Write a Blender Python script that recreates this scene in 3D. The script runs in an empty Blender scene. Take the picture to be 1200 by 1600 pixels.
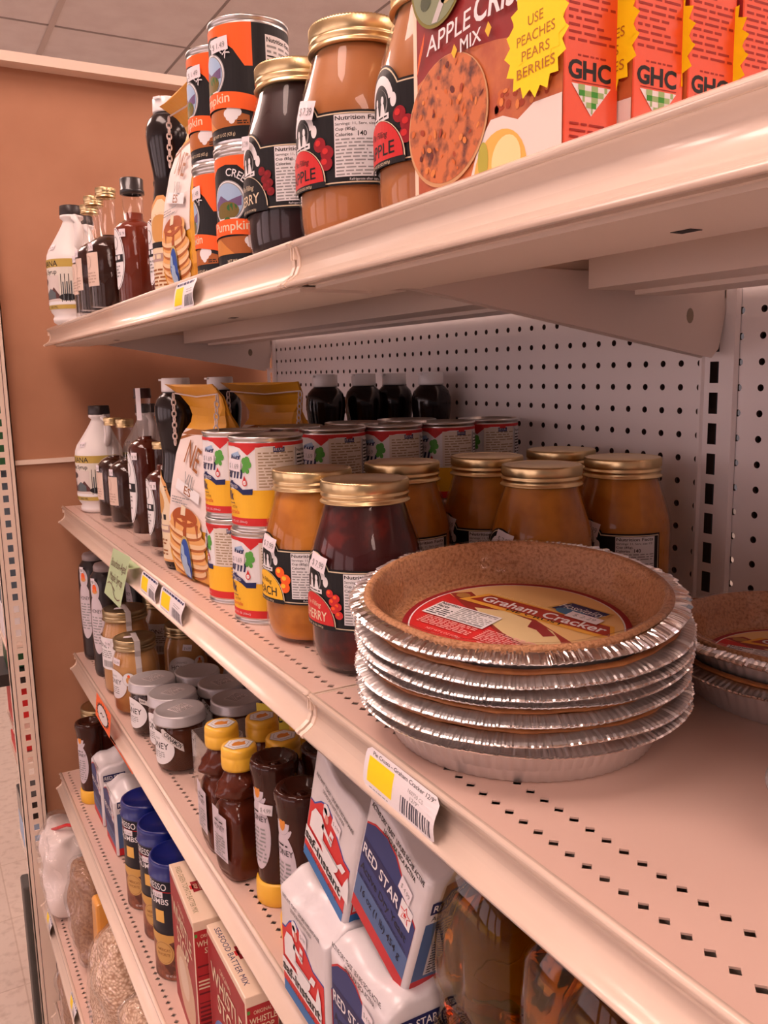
import bpy, bmesh, math, random
from mathutils import Vector, Matrix
from mathutils.geometry import tessellate_polygon

SC = bpy.context.scene
COL = SC.collection
PI = math.pi
FZ = 1.5                       # height of the camera's level above the shop floor

# ---------------------------------------------------------------- camera
cd = bpy.data.cameras.new('camera')
cam = bpy.data.objects.new('camera', cd)
COL.objects.link(cam)
cr = Vector((0.872, -0.4891, -0.0213)); cu = Vector((0.0976, 0.1311, 0.9865)); cw = Vector((0.4797, 0.8623, -0.1621))
cam.matrix_world = Matrix(((cr.x, cu.x, -cw.x, -0.739), (cr.y, cu.y, -cw.y, -0.6101),
                           (cr.z, cu.z, -cw.z, FZ - 0.0016), (0, 0, 0, 1)))
cd.sensor_fit = 'VERTICAL'; cd.sensor_height = 36.0; cd.sensor_width = 27.0
cd.lens = 1336.6 * 36.0 / 1600.0
cd.clip_start = 0.02
SC.camera = cam

# ---------------------------------------------------------------- world, exposure
wd = bpy.data.worlds.new('world'); SC.world = wd; wd.use_nodes = True
wd.node_tree.nodes['Background'].inputs[0].default_value = (1.0, 0.78, 0.80, 1)
wd.node_tree.nodes['Background'].inputs[1].default_value = 0.14
SC.view_settings.view_transform = 'Standard'
SC.view_settings.look = 'None'
SC.view_settings.exposure = 0.0
SC.view_settings.gamma = 1.0
SC.view_settings.use_curve_mapping = False
LAMP = (1.0, 0.71, 0.62)
LAMP_POWER = 12.2
FILL = (1.0, 0.76, 0.80); FILL_POWER = 1.7      # unseen windows added across the room for cool fill light
# ceiling lamps: centre x, y (0.6 x 1.2 m troffers, long side along y)
TROFFERS = [(x, y) for x in (-1.22, 1.22, 3.66) for y in (-4.2, -2.0, .15, 2.5, 4.9, 7.3)
            if not (-.7 < x < 2.5 and y > 1.5)]

# ---------------------------------------------------------------- materials
MATS = {}
def mat(name, col=(.8, .8, .8), rough=.5, metal=0., coat=0., spec=.5, noise=None, bump=None, emit=None, sub=0.):
    """noise = (scale, colour2, lo, hi[, detail]); bump = (scale, strength, distance)"""
    if name in MATS: return MATS[name]
    m = bpy.data.materials.new(name); m.use_nodes = True
    nt = m.node_tree; b = nt.nodes['Principled BSDF']
    b.inputs['Base Color'].default_value = (*col, 1)
    b.inputs['Roughness'].default_value = rough
    b.inputs['Metallic'].default_value = metal
    b.inputs['Coat Weight'].default_value = coat
    b.inputs['Coat Roughness'].default_value = .08
    b.inputs['Specular IOR Level'].default_value = spec
    tc = nt.nodes.new('ShaderNodeTexCoord')
    if noise:
        n = nt.nodes.new('ShaderNodeTexNoise'); n.inputs['Scale'].default_value = noise[0]
        n.inputs['Detail'].default_value = noise[4] if len(noise) > 4 else 4
        r = nt.nodes.new('ShaderNodeMapRange'); r.inputs[1].default_value = noise[2]; r.inputs[2].default_value = noise[3]
        mx = nt.nodes.new('ShaderNodeMix'); mx.data_type = 'RGBA'
        mx.inputs[6].default_value = (*col, 1); mx.inputs[7].default_value = (*noise[1], 1)
        nt.links.new(tc.outputs['Object'], n.inputs['Vector']); nt.links.new(n.outputs[0], r.inputs[0])
        nt.links.new(r.outputs[0], mx.inputs[0]); nt.links.new(mx.outputs[2], b.inputs['Base Color'])
    if bump:
        n = nt.nodes.new('ShaderNodeTexNoise'); n.inputs['Scale'].default_value = bump[0]; n.inputs['Detail'].default_value = 3
        bp = nt.nodes.new('ShaderNodeBump'); bp.inputs['Strength'].default_value = bump[1]; bp.inputs['Distance'].default_value = bump[2]
        nt.links.new(tc.outputs['Object'], n.inputs['Vector']); nt.links.new(n.outputs[0], bp.inputs['Height'])
        nt.links.new(bp.outputs[0], b.inputs['Normal'])
    if emit:
        b.inputs['Emission Color'].default_value = (*emit[0], 1); b.inputs['Emission Strength'].default_value = emit[1]
    MATS[name] = m
    return m

def thin_glass(name, tint=(1, 1, 1), gloss=.9, rough=.02, base=.04, edge=.75, milk=0.):
    """clear thin-walled glass / film: transparent with a sharp reflection that grows at the edges"""
    if name in MATS: return MATS[name]
    m = bpy.data.materials.new(name); m.use_nodes = True; nt = m.node_tree
    for n in list(nt.nodes): nt.nodes.remove(n)
    o = nt.nodes.new('ShaderNodeOutputMaterial')
    t = nt.nodes.new('ShaderNodeBsdfTransparent'); t.inputs[0].default_value = (*tint, 1)
    g = nt.nodes.new('ShaderNodeBsdfGlossy'); g.inputs[0].default_value = (gloss, gloss, gloss, 1); g.inputs['Roughness'].default_value = rough
    lw = nt.nodes.new('ShaderNodeLayerWeight'); lw.inputs[0].default_value = .35
    r = nt.nodes.new('ShaderNodeMapRange'); r.inputs[3].default_value = base; r.inputs[4].default_value = edge
    pw = nt.nodes.new('ShaderNodeMath'); pw.operation = 'POWER'; pw.inputs[1].default_value = 2.2
    mx = nt.nodes.new('ShaderNodeMixShader')
    nt.links.new(lw.outputs['Facing'], pw.inputs[0]); nt.links.new(pw.outputs[0], r.inputs[0]); nt.links.new(r.outputs[0], mx.inputs[0])
    last = t
    if milk:
        d = nt.nodes.new('ShaderNodeBsdfDiffuse'); d.inputs[0].default_value = (.8, .8, .8, 1)
        m2 = nt.nodes.new('ShaderNodeMixShader'); m2.inputs[0].default_value = milk
        nt.links.new(t.outputs[0], m2.inputs[1]); nt.links.new(d.outputs[0], m2.inputs[2]); last = m2
    nt.links.new(last.outputs[0], mx.inputs[1]); nt.links.new(g.outputs[0], mx.inputs[2])
    nt.links.new(mx.outputs[0], o.inputs[0])
    MATS[name] = m
    return m

def flat(name, col, rough=.45): return mat(name, col, rough, spec=.25)
WHITE = flat('paper white', (.80, .79, .80)); BLACK = flat('ink black', (.012, .011, .012)); CREAM = flat('print cream', (.78, .66, .46))
RED = flat('print red', (.62, .03, .03)); DRED = flat('print dark red', (.30, .012, .02)); YEL = flat('print yellow', (.88, .50, .03))
NAVY = flat('print navy', (.015, .02, .10)); BLUE = flat('print blue', (.03, .09, .40)); LBLUE = flat('print light blue', (.12, .22, .50))
ORANGE = flat('print orange', (.90, .13, .02)); GREEN = flat('print green', (.10, .38, .06)); GREY = flat('print grey', (.30, .30, .30))
MAROON = flat('print maroon', (.22, .012, .015)); BROWN = flat('print brown', (.30, .10, .02)); TAN = flat('print tan', (.66, .34, .12))
GOLDP = flat('print gold', (.50, .36, .08)); PINKW = flat('sticker white', (.82, .76, .80)); PEACHC = flat('print peach', (.85, .28, .05))
BYEL = flat('tag yellow', (.98, .72, .01)); LGREEN = flat('note green', (.50, .66, .38)); SKY = flat('print sky', (.35, .50, .70))
GLASS = thin_glass('clear glass', base=.018, edge=.6); FILM = thin_glass('clear film', base=.06, edge=.5, rough=.06)
CREAMMETAL = mat('cream enamel', (.84, .68, .56), .22, coat=.3)
CREAMDECK = mat('cream shelf deck', (.70, .50, .42), .38, bump=(420, .04, .001))
UNDER = mat('cream underside', (.72, .62, .55), .4)
PEG = mat('painted pegboard', (.84, .78, .76), .5)
DARK = mat('dark gap', (.01, .01, .012), .8)
GOLD = mat('gold lid metal', (.78, .60, .32), .30, metal=1.)
TINM = mat('tin can metal', (.62, .60, .58), .28, metal=1.)
SILVERLID = mat('silver lid paint', (.52, .50, .51), .36, metal=.35)
FOIL = mat('crimped foil', (.86, .84, .83), .16, metal=1.)
FOILS = mat('foil side', (.84, .80, .78), .48, metal=.75, bump=(160, .12, .002))
WCAP = mat('white cap plastic', (.88, .87, .88), .3, coat=.3)
BCAP = mat('black cap plastic', (.018, .016, .018), .3, coat=.4)

# ---------------------------------------------------------------- mesh building
class MB:
    def __init__(s): s.v = []; s.f = []; s.mi = []; s.sm = []; s.ms = []
    def add(s, vs, fs, m, smooth=False, M=None):
        if m not in s.ms: s.ms.append(m)
        k = s.ms.index(m); n = len(s.v)
        for p in vs:
            p = Vector(p)
            s.v.append(tuple(M @ p) if M is not None else tuple(p))
        for f in fs: s.f.append(tuple(i + n for i in f)); s.mi.append(k); s.sm.append(smooth)
        return s
    def build(s, name, parent=None, loc=None, rz=0):
        me = bpy.data.meshes.new(name); me.from_pydata(s.v, [], s.f)
        for m in s.ms: me.materials.append(m)
        me.polygons.foreach_set('material_index', s.mi); me.polygons.foreach_set('use_smooth', s.sm); me.update()
        o = bpy.data.objects.new(name, me); COL.objects.link(o)
        if parent: o.parent = parent
        if loc: o.location = loc
        o.rotation_euler.z = rz
        return o

def box(x0, x1, y0, y1, z0, z1):
    v = [(x, y, z) for z in (z0, z1) for y in (y0, y1) for x in (x0, x1)]
    return v, [(0, 2, 3, 1), (4, 5, 7, 6), (0, 1, 5, 4), (2, 6, 7, 3), (0, 4, 6, 2), (1, 3, 7, 5)]

def rbox(dx, dy, dz, r=.003, seg=2, cuts=0, fn=None):
    """bevelled box centred in x,y, standing on z=0"""
    bm = bmesh.new(); bmesh.ops.create_cube(bm, size=1)
    for v in bm.verts: v.co = Vector((v.co.x * dx, v.co.y * dy, (v.co.z + .5) * dz))
    if r: bmesh.ops.bevel(bm, geom=bm.edges[:], offset=r, segments=seg, affect='EDGES', profile=.5)
    if cuts:
        bmesh.ops.triangulate(bm, faces=[f for f in bm.faces if len(f.verts) > 4])
        for k in range(cuts):
            es = [e for e in bm.edges if e.calc_length() > max(dx, dy, dz) / (3.0 * (k + 1) + 2)]
            bmesh.ops.subdivide_edges(bm, edges=es, cuts=1, use_grid_fill=True)
    if fn:
        for v in bm.verts: v.co = Vector(fn(v.co.copy()))
    bm.verts.index_update(); V = [tuple(v.co) for v in bm.verts]; F = [tuple(v.index for v in f.verts) for f in bm.faces]
    bm.free(); return V, F

def lathe(prof, n=40, sx=1., sy=1., p=2., mod=None, a0=0.):
    """profile [(r,z)] from bottom to top; r=0 ends are closed; p>2 squares the section"""
    V = []; F = []; rings = []
    for (r, z) in prof:
        if r <= 1e-6: rings.append([len(V)]); V.append((0, 0, z)); continue
        ring = []
        for k in range(n):
            a = a0 + 2 * PI * k / n; c, s = math.cos(a), math.sin(a)
            q = 1. if p == 2. else (abs(c) ** p + abs(s) ** p) ** (-1. / p)
            rr = r * q
            if mod: rr += mod(a, z, r)
            ring.append(len(V)); V.append((rr * c * sx, rr * s * sy, z))
        rings.append(ring)
    for A, B in zip(rings[:-1], rings[1:]):
        if len(A) == 1 and len(B) == 1: continue
        for k in range(n):
            j = (k + 1) % n
            if len(A) == 1: F.append((A[0], B[j], B[k]))
            elif len(B) == 1: F.append((A[k], A[j], B[0]))
            else: F.append((A[k], A[j], B[j], B[k]))
    return V, F

def tube(path, r, n=8, closed=False):
    P = [Vector(p) for p in path]; V = []; F = []; m = len(P)
    for i, p in enumerate(P):
        a = P[(i - 1) % m] if (closed or i > 0) else p
        b = P[(i + 1) % m] if (closed or i < m - 1) else p
        d = (b - a).normalized(); up = Vector((0, 0, 1)) if abs(d.z) < .9 else Vector((1, 0, 0))
        x = d.cross(up).normalized(); y = d.cross(x)
        rr = r[i] if isinstance(r, (list, tuple)) else r
        for k in range(n):
            t = 2 * PI * k / n; V.append(tuple(p + x * rr * math.cos(t) + y * rr * math.sin(t)))
    for i in range(m if closed else m - 1):
        j = (i + 1) % m
        for k in range(n): F.append((i * n + k, i * n + (k + 1) % n, j * n + (k + 1) % n, j * n + k))
    if not closed: F.append(tuple(range(n))[::-1]); F.append(tuple((m - 1) * n + k for k in range(n)))
    return V, F

def extrude_y(prof, y0, y1, closed=True):
    n = len(prof); V = [(x, y0, z) for x, z in prof] + [(x, y1, z) for x, z in prof]
    F = [(k, (k + 1) % n, n + (k + 1) % n, n + k) for k in range(n if closed else n - 1)]
    if closed: F += [tuple(range(n))[::-1], tuple(range(n, 2 * n))]
    return V, F

# ---------------------------------------------------------------- printed artwork on surfaces
_TXT = {}
def glyphs(s, bold=0.):
    k = (s, bold)
    if k in _TXT: return _TXT[k]
    cu_ = bpy.data.curves.new('t', 'FONT'); cu_.body = s; cu_.offset = bold; cu_.resolution_u = 3
    cu_.fill_mode = 'FRONT'
    ob = bpy.data.objects.new('t', cu_); COL.objects.link(ob)
    dg = bpy.context.evaluated_depsgraph_get(); me = ob.evaluated_get(dg).to_mesh()
    V = [(v.co.x, v.co.y) for v in me.vertices]; F = [tuple(p.vertices) for p in me.polygons]
    ob.evaluated_get(dg).to_mesh_clear(); bpy.data.objects.remove(ob); bpy.data.curves.remove(cu_)
    if V:
        x0 = min(v[0] for v in V); x1 = max(v[0] for v in V)
    else: x0 = x1 = 0
    V = [((x - x0) / .72, y / .72) for x, y in V]
    _TXT[k] = (V, F, (x1 - x0) / .72); return _TXT[k]

def cylmap(R, z0=0.):
    return lambda u, v, e: ((R + e) * math.cos(PI + u / R), (R + e) * math.sin(PI + u / R), v + z0)
def profmap(fr):      # follows a turned body whose radius at height v is fr(v)
    R0 = fr(0)
    return lambda u, v, e: ((fr(v) + e) * math.cos(PI + u), (fr(v) + e) * math.sin(PI + u), v)
def facex(x, yc=0., z0=0.):   # face looking towards -X, u to the right (towards -Y)
    return lambda u, v, e: (x - e, yc - u, v + z0)
def facey(y, xc=0., z0=0.):   # face looking towards -Y, u to the right (towards +X)
    return lambda u, v, e: (xc + u, y - e, v + z0)
def top(z, xc, yc, ang):      # horizontal face, text direction at angle ang
    c, s = math.cos(ang), math.sin(ang)
    return lambda u, v, e: (xc + u * c - v * s, yc + u * s + v * c, z + e)

class Art:
    def __init__(s, fmap, strip=0., step=.00014): s.m = MB(); s.f = fmap; s.st = strip; s.step = step; s.z = 1
    def _tri(s, T, mt):
        e = s.step * s.z
        us = [p[0] for p in T]
        if s.st and max(us) - min(us) > s.st * .8:
            k0 = math.floor(min(us) / s.st); k1 = math.ceil(max(us) / s.st)
            for k in range(k0, k1):
                P = clipu(T, k * s.st, True); P = clipu(P, (k + 1) * s.st, False)
                if len(P) >= 3: s.m.add([s.f(a, b, e) for a, b in P], [tuple(range(len(P)))], mt)
        else: s.m.add([s.f(a, b, e) for a, b in T], [tuple(range(len(T)))], mt)
    def poly(s, pts, mt):
        if len(pts) == 3: s._tri(pts, mt); return s
        for t in tessellate_polygon([[Vector((a, b, 0)) for a, b in pts]]): s._tri([pts[i] for i in t], mt)
        return s
    def conv(s, pts, mt): s._tri(pts, mt); return s
    def rect(s, u0, v0, u1, v1, mt, sh=0.):
        d = (v1 - v0) * sh
        s._tri([(u0, v0), (u1, v0), (u1 + d, v1), (u0 + d, v1)], mt); return s
    def ell(s, u, v, a, b, mt, n=28, a0=0., a1=2 * PI, rot=0.):
        P = []
        for k in range(n if a1 - a0 > 6.2 else n + 1):
            t = a0 + (a1 - a0) * k / n; x, y = a * math.cos(t), b * math.sin(t)
            P.append((u + x * math.cos(rot) - y * math.sin(rot), v + x * math.sin(rot) + y * math.cos(rot)))
        s._tri(P, mt); return s
    def star(s, u, v, ro, ri, n, mt):
        s.poly([(u + (ro if k % 2 == 0 else ri) * math.cos(PI * k / n + PI / 2), v + (ro if k % 2 == 0 else ri) * math.sin(PI * k / n + PI / 2)) for k in range(2 * n)], mt); return s
    def line(s, pts, w, mt):
        for (a, b), (c, d) in zip(pts[:-1], pts[1:]):
            L = math.hypot(c - a, d - b) or 1; nx, ny = -(d - b) / L * w / 2, (c - a) / L * w / 2
            s._tri([(a - nx, b - ny), (c - nx, d - ny), (c + nx, d + ny), (a + nx, b + ny)], mt)
        return s
    def text(s, t, u, v, h, mt, al='l', sx=1., rot=0., shear=0., bold=0., arc=0., wid=None):
        V, F, W = glyphs(t, bold)
        if wid: sx = wid / (W * h)
        off = {'l': 0, 'c': -.5, 'r': -1}[al] * W * h * sx
        P = []
        for x, y in V:
            x, y = x * h * sx + off + y * h * shear, y * h
            if arc:
                th = x / arc; x, y = (arc + y) * math.sin(th), (arc + y) * math.cos(th) - arc
            P.append((u + x * math.cos(rot) - y * math.sin(rot), v + x * math.sin(rot) + y * math.cos(rot)))
        e = s.step * s.z
        s.m.add([s.f(a, b, e) for a, b in P], F, mt); return s
    def fine(s, u0, v0, u1, v1, rows, mt, seed=1, fill=.45, rot=0.):
        R = random.Random(seed); h = (v1 - v0) / rows
        for r in range(rows):
            y = v1 - (r + .75) * h; x = u0; end = u1 if R.random() < .75 else u0 + (u1 - u0) * R.uniform(.5, 1)
            while x < end - h * .3:
                w = min(R.uniform(.8, 3.6) * h, end - x)
                s.rect(x, y, x + w, y + h * fill, mt); x += w + h * .55
        return s
    def bars(s, u0, v0, u1, v1, mt, n=16, seed=3):
        R = random.Random(seed); x = u0; w = (u1 - u0) / (n * 1.9)
        while x < u1 - w:
            k = w * R.choice((.5, .9, 1.3)); s.rect(x, v0, x + k, v1, mt); x += k + w * R.choice((.5, .8, 1.1))
        return s
    def up(s, k=1): s.z += k; return s
    def at(s, k): s.z = k; return s
    def build(s, name='label', parent=None): return s.m.build(name, parent)

def clipu(P, c, keep_greater):
    out = []
    if not P: return out
    for i in range(len(P)):
        a, b = P[i], P[(i + 1) % len(P)]
        ia = a[0] >= c if keep_greater else a[0] <= c; ib = b[0] >= c if keep_greater else b[0] <= c
        if ia: out.append(a)
        if ia != ib:
            t = (c - a[0]) / (b[0] - a[0]); out.append((c, a[1] + t * (b[1] - a[1])))
    return out

# ---------------------------------------------------------------- things
def thing(name, label, cat, loc=(0, 0, 0), rz=0., group=None):
    o = bpy.data.objects.new(name, None); COL.objects.link(o); o.empty_display_size = .02
    o.location = loc; o.rotation_euler = (0, 0, rz)
    o['label'] = label; o['category'] = cat
    if group: o['group'] = group
    return o
def tag(o, label, cat, group=None):
    o['label'] = label; o['category'] = cat
    if group: o['group'] = group
    return o
def struct(o): o['kind'] = 'structure'; return o
def dup(root, loc, label, rz=0., group=None, skip=()):
    r = root.copy(); COL.objects.link(r); r.location = loc; r.rotation_euler = (0, 0, rz); r['label'] = label
    if group: r['group'] = group
    for ch in list(root.children):
        if ch.name.split('.')[0] in skip: continue
        c = ch.copy(); COL.objects.link(c); c.parent = r
        for g in ch.children:
            d = g.copy(); COL.objects.link(d); d.parent = c
    return r
def swap(root, name, m_from, m_to):
    """give one part of a copied thing its own contents colour"""
    for ch in root.children:
        if ch.name.split('.')[0] == name:
            ch.data = ch.data.copy()
            for i, m in enumerate(ch.data.materials):
                if m == m_from: ch.data.materials[i] = m_to
def sticker(fmap, u, v, parent, w=.016, h=.011, t='$ 1.49', rot=0., strip=.004, z=9, col=None):
    A = Art(fmap, strip); A.at(z)
    c, s = math.cos(rot), math.sin(rot); P = [(-w / 2, -h / 2), (w / 2, -h / 2), (w / 2, h / 2), (-w / 2, h / 2)]
    A.poly([(u + x * c - y * s, v + x * s + y * c) for x, y in P], PINKW); A.up(2)
    A.text(t, u, v - h * .28, h * .42, GREY, 'c', rot=rot, wid=w * .72)
    return A.build('price_sticker', parent)

Z1, Z2, Z3, Z4, Z5, Z6 = FZ + .094, FZ - .260, FZ - .572, FZ - .828, FZ - 1.083, FZ - 1.350
BAY = 1.2192
# ================================================================ room
FLOORM = mat('terrazzo vinyl tile', (.66, .56, .48), .28, noise=(38, (.50, .40, .33), .5, .75, 6))
nt = FLOORM.node_tree
bt = nt.nodes.new('ShaderNodeTexBrick'); bt.offset = 0.; bt.inputs['Scale'].default_value = 1.
bt.inputs['Brick Width'].default_value = .305; bt.inputs['Row Height'].default_value = .305; bt.inputs['Mortar Size'].default_value = .002
bt.inputs['Color1'].default_value = (1, 1, 1, 1); bt.inputs['Color2'].default_value = (.93, .93, .93, 1); bt.inputs['Mortar'].default_value = (.78, .74, .70, 1)
tcn = nt.nodes.new('ShaderNodeTexCoord'); mm = nt.nodes.new('ShaderNodeMix'); mm.data_type = 'RGBA'; mm.blend_type = 'MULTIPLY'; mm.inputs[0].default_value = 1
src = nt.nodes['Principled BSDF'].inputs['Base Color'].links[0].from_socket
nt.links.new(tcn.outputs['Object'], bt.inputs['Vector']); nt.links.new(src, mm.inputs[6]); nt.links.new(bt.outputs[0], mm.inputs[7])
nt.links.new(mm.outputs[2], nt.nodes['Principled BSDF'].inputs['Base Color'])
struct(MB().add(*box(-7, 7, -5, 12, -.05, 0), FLOORM).build('floor'))
CEILM = mat('mineral ceiling tile', (.84, .77, .75), .9, noise=(9, (.78, .70, .68), .4, .7, 5), bump=(300, .4, .002))
CZ = FZ + 1.535
struct(MB().add(*box(-7, 7, -5, 12, CZ, CZ + .03), CEILM).build('ceiling'))
TBAR = mat('ceiling grid bar', (.34, .28, .26), .5)
g = MB()
for k in range(-11, 12): g.add(*box(k * .61 - .006, k * .61 + .006, -5, 12, CZ - .003, CZ + .001), TBAR)
for k in range(-7, 8):
    y = 3.64 + k * 1.22; g.add(*box(-7, 7, y - .006, y + .006, CZ - .0031, CZ + .001), TBAR)
struct(g.build('trim_1'))
WMAIN = mat('ceiling main runner', (.66, .55, .50), .45)
struct(MB().add(*box(-.013, .013, -5, 12, CZ - .004, CZ - .0035), WMAIN).build('trim_2'))
LAMPM = mat('lamp diffuser', (1, 1, 1), .5, emit=(LAMP, LAMP_POWER))
for i, (x, y) in enumerate(TROFFERS):
    t = thing('ceiling_light', 'recessed white ceiling light panel over the aisle floor', 'light', (x, y, CZ - .02), group='ceiling light panels')
    fr = MB()
    for a in (-1, 1):
        fr.add(*box(a * .29 - .012, a * .29 + .012, -.6, .6, -.004, .018), WCAP)
        fr.add(*box(-.3, .3, a * .595 - .012, a * .595 + .012, -.004, .018), WCAP)
    fr.build('frame', t)
    MB().add(*box(-.27, .27, -.58, .58, -.055, 0), LAMPM).build('diffuser', t)

WALLM = mat('shop wall paint', (.62, .55, .50), .8)
struct(MB().add(*box(-6.75, -6.65, -5, 12, 0, CZ), WALLM).build('wall_left'))
FILLM = mat('added fill light pane', (1, 1, 1), .5, emit=(FILL, FILL_POWER))  # glowing panes outside the view, added to fill light under the shelves
for i, (ya, yb) in enumerate(((-4.4, -2.2), (-1.6, .6), (1.2, 3.4), (4.0, 6.2))):
    w_ = struct(MB().add(*box(-6.66, -6.60, ya - .05, ya, .35, 2.85), WCAP).add(*box(-6.66, -6.60, yb, yb + .05, .35, 2.85), WCAP).add(*box(-6.66, -6.60, ya, yb, .35, .40), WCAP).add(*box(-6.66, -6.60, ya, yb, 2.80, 2.85), WCAP).build('fill_window_%d' % (i + 1)))
    MB().add(*box(-6.645, -6.64, ya, yb, .40, 2.80), FILLM).build('pane', w_)

# ================================================================ hardboard end panel (back of the next gondola)
HARD = mat('brown hardboard', (.47, .225, .125), .62, noise=(7, (.40, .18, .095), .35, .75, 6))
_n = HARD.node_tree; _b = _n.nodes['Principled BSDF']
PX = 1.262
e = thing('hardboard_partition', 'brown hardboard end partition with cream top rail closing the far end of the shelves', 'panel', (0, PX, 0))
MB().add(*box(-.553, 1.2, .004, .012, .02, FZ + .605), HARD).build('hardboard_panel', e)
MB().add(*box(-.62, 1.2, -.034, .02, FZ + .588, FZ + .606), CREAMMETAL).build('top_rail', e)
mr = MB(); mr.add(*box(-.553, .6, -.006, .004, FZ - .173, FZ - .1635), CREAMMETAL)
mr.build('middle_rail', e)
# upright post with see-through slots
p = MB(); x0, x1, y0, y1 = -.598, -.5515, -.016, .014
sw, sh = .0105, .0140
xm = (x0 + x1) / 2 + .0005
zs = [FZ + .60 - k * .0254 for k in range(1, 80)]
p.add(*box(x0, xm - sw / 2, y0, y0 + .002, .04, FZ + .60), CREAMMETAL)
p.add(*box(xm + sw / 2, x1, y0, y0 + .002, .04, FZ + .60), CREAMMETAL)
prev = FZ + .60
for z in zs:
    if z < FZ - 1.075: break
    p.add(*box(xm - sw / 2, xm + sw / 2, y0, y0 + .002, z + sh / 2, prev - sh / 2 if prev < FZ + .59 else prev), CREAMMETAL); prev = z
p.add(*box(xm - sw / 2, xm + sw / 2, y0, y0 + .002, .04, prev - sh / 2), CREAMMETAL)
p.add(*box(x0, x0 + .002, y0, y1, .04, FZ + .6), CREAMMETAL); p.add(*box(x1 - .002, x1, y0, y1, .04, FZ + .6), CREAMMETAL)
for xx in (x0 + .0085, x1 - .0095):
    p.add(*box(xx, xx + .0012, y0 - .0004, y0 + .0004, .04, FZ + .6), mat('seam line', (.10, .05, .05), .6))
p.build('upright_post', e)
ft = MB(); ft.add(*rbox(.018, .06, .40, .005), mat('dark plastic foot', (.06, .055, .05), .5)); ft.build('foot', e, (-.601, .05, 0.0))

# things on the next gondola, glimpsed through the slots and past the post
ns = thing('store_shelf', 'black edged shelf of the neighbouring aisle beyond the slotted end post', 'shelf', (-.66, 1.66, 0))
MB().add(*box(-.25, .16, -.06, .10, FZ - .745, FZ - .715), BCAP).build('deck', ns)
for z in (-.205, -.645, -.862, -.945, -1.205): MB().add(*box(.085, .16, -.06, .10, FZ + z - .008, FZ + z), CREAMMETAL).build('deck', ns)
MB().add(*box(.150, .172, .02, .06, 0, FZ + .05), CREAMMETAL).build('upright', ns)
for x, z0, z1, cn, cm in ((-.535, -.205, -.06, 'dark green', flat('pack green', (.03, .12, .05))), (-.535, -.545, -.215, 'slate blue', flat('pack slate', (.10, .14, .18))), (-.535, -.636, -.547, 'white', WHITE),
                       (-.535, -.713, -.653, 'small dark green', flat('pack green', (.03, .12, .05))), (-.535, -.853, -.748, 'red', RED), (-.535, -.936, -.905, 'flat red', RED),
                       (-.535, -1.125, -1.06, 'black', BCAP), (-.535, -1.196, -1.127, 'light blue', SKY), (-.66, -.714, -.655, 'low red', RED)):
    o = MB().add(*rbox(.075, .10, z1 - z0, .003), cm).build('carton', None, (x, 1.68, FZ + z0))
    tag(o, '%s carton glimpsed %s the slotted end post' % (cn, 'through' if x > -.6 else 'left of'), 'carton', 'cartons on the neighbouring shelf')

# ================================================================ gondola frame: uprights and pegboard
gf = thing('gondola_frame', 'cream gondola back frame with perforated pegboard and slotted uprights', 'shelving', (0, 0, 0))
def pegpanel(y0, y1, ys):
    m = MB(); c = .0127; r = .0036; rows = [FZ - j * .0254 for j in range(-4, 13)]
    zt, zb = rows[0] + c, rows[-1] - c
    m.add(*box(0, .003, y0, y1, zt, FZ + .14), PEG); m.add(*box(0, .003, y0, y1, .1, zb), PEG)
    ylo, yhi = min(ys) - c, max(ys) + c
    m.add([(0, y0, zb), (0, ylo, zb), (0, ylo, zt), (0, y0, zt)], [(0, 1, 2, 3)], PEG)
    m.add([(0, yhi, zb), (0, y1, zb), (0, y1, zt), (0, yhi, zt)], [(0, 1, 2, 3)], PEG)
    n = 12
    for y in ys:
        for z in rows:
            V = []; F = []
            for k in range(n):
                a = 2 * PI * k / n + PI / 4 - PI / n * 0; V.append((0, y + r * math.cos(a), z + r * math.sin(a)))
            for k in range(n): V.append((.004, V[k][1], V[k][2]))
            corners = [(0, y + c, z + c), (0, y - c, z + c), (0, y - c, z - c), (0, y + c, z - c)]
            b0 = 2 * n; V += corners
            q = n // 4
            for s_ in range(4):
                for k in range(q):
                    i0 = (s_ * q + k) % n; i1 = (i0 + 1) % n; F.append((b0 + s_, i0, i1))
                F.append((b0 + s_, (s_ * q + q) % n, b0 + (s_ + 1) % 4))
            F += [(k, (k + 1) % n, n + (k + 1) % n, n + k) for k in range(n)]
            m.add(V, F[:-n], PEG); m.add(V, F[-n:], mat('hole wall shade', (.07, .04, .03), .9))  # hole walls coloured dark to carry the shade inside the holes
    m.add(*box(.02, .022, y0, y1, .1, FZ + .14), mat('shade behind holes', (.05, .028, .02), .9))  # dark sheet standing in for the shade seen through the holes
    return m
pegpanel(.014, BAY - .014, [(8 - i) * .0254 for i in range(-39, 8)]).build('pegboard', gf)
pegpanel(-BAY + .014, -.014, [-(.0240 + k * .0254) for k in range(0, 46)]).build('pegboard', gf)
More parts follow.
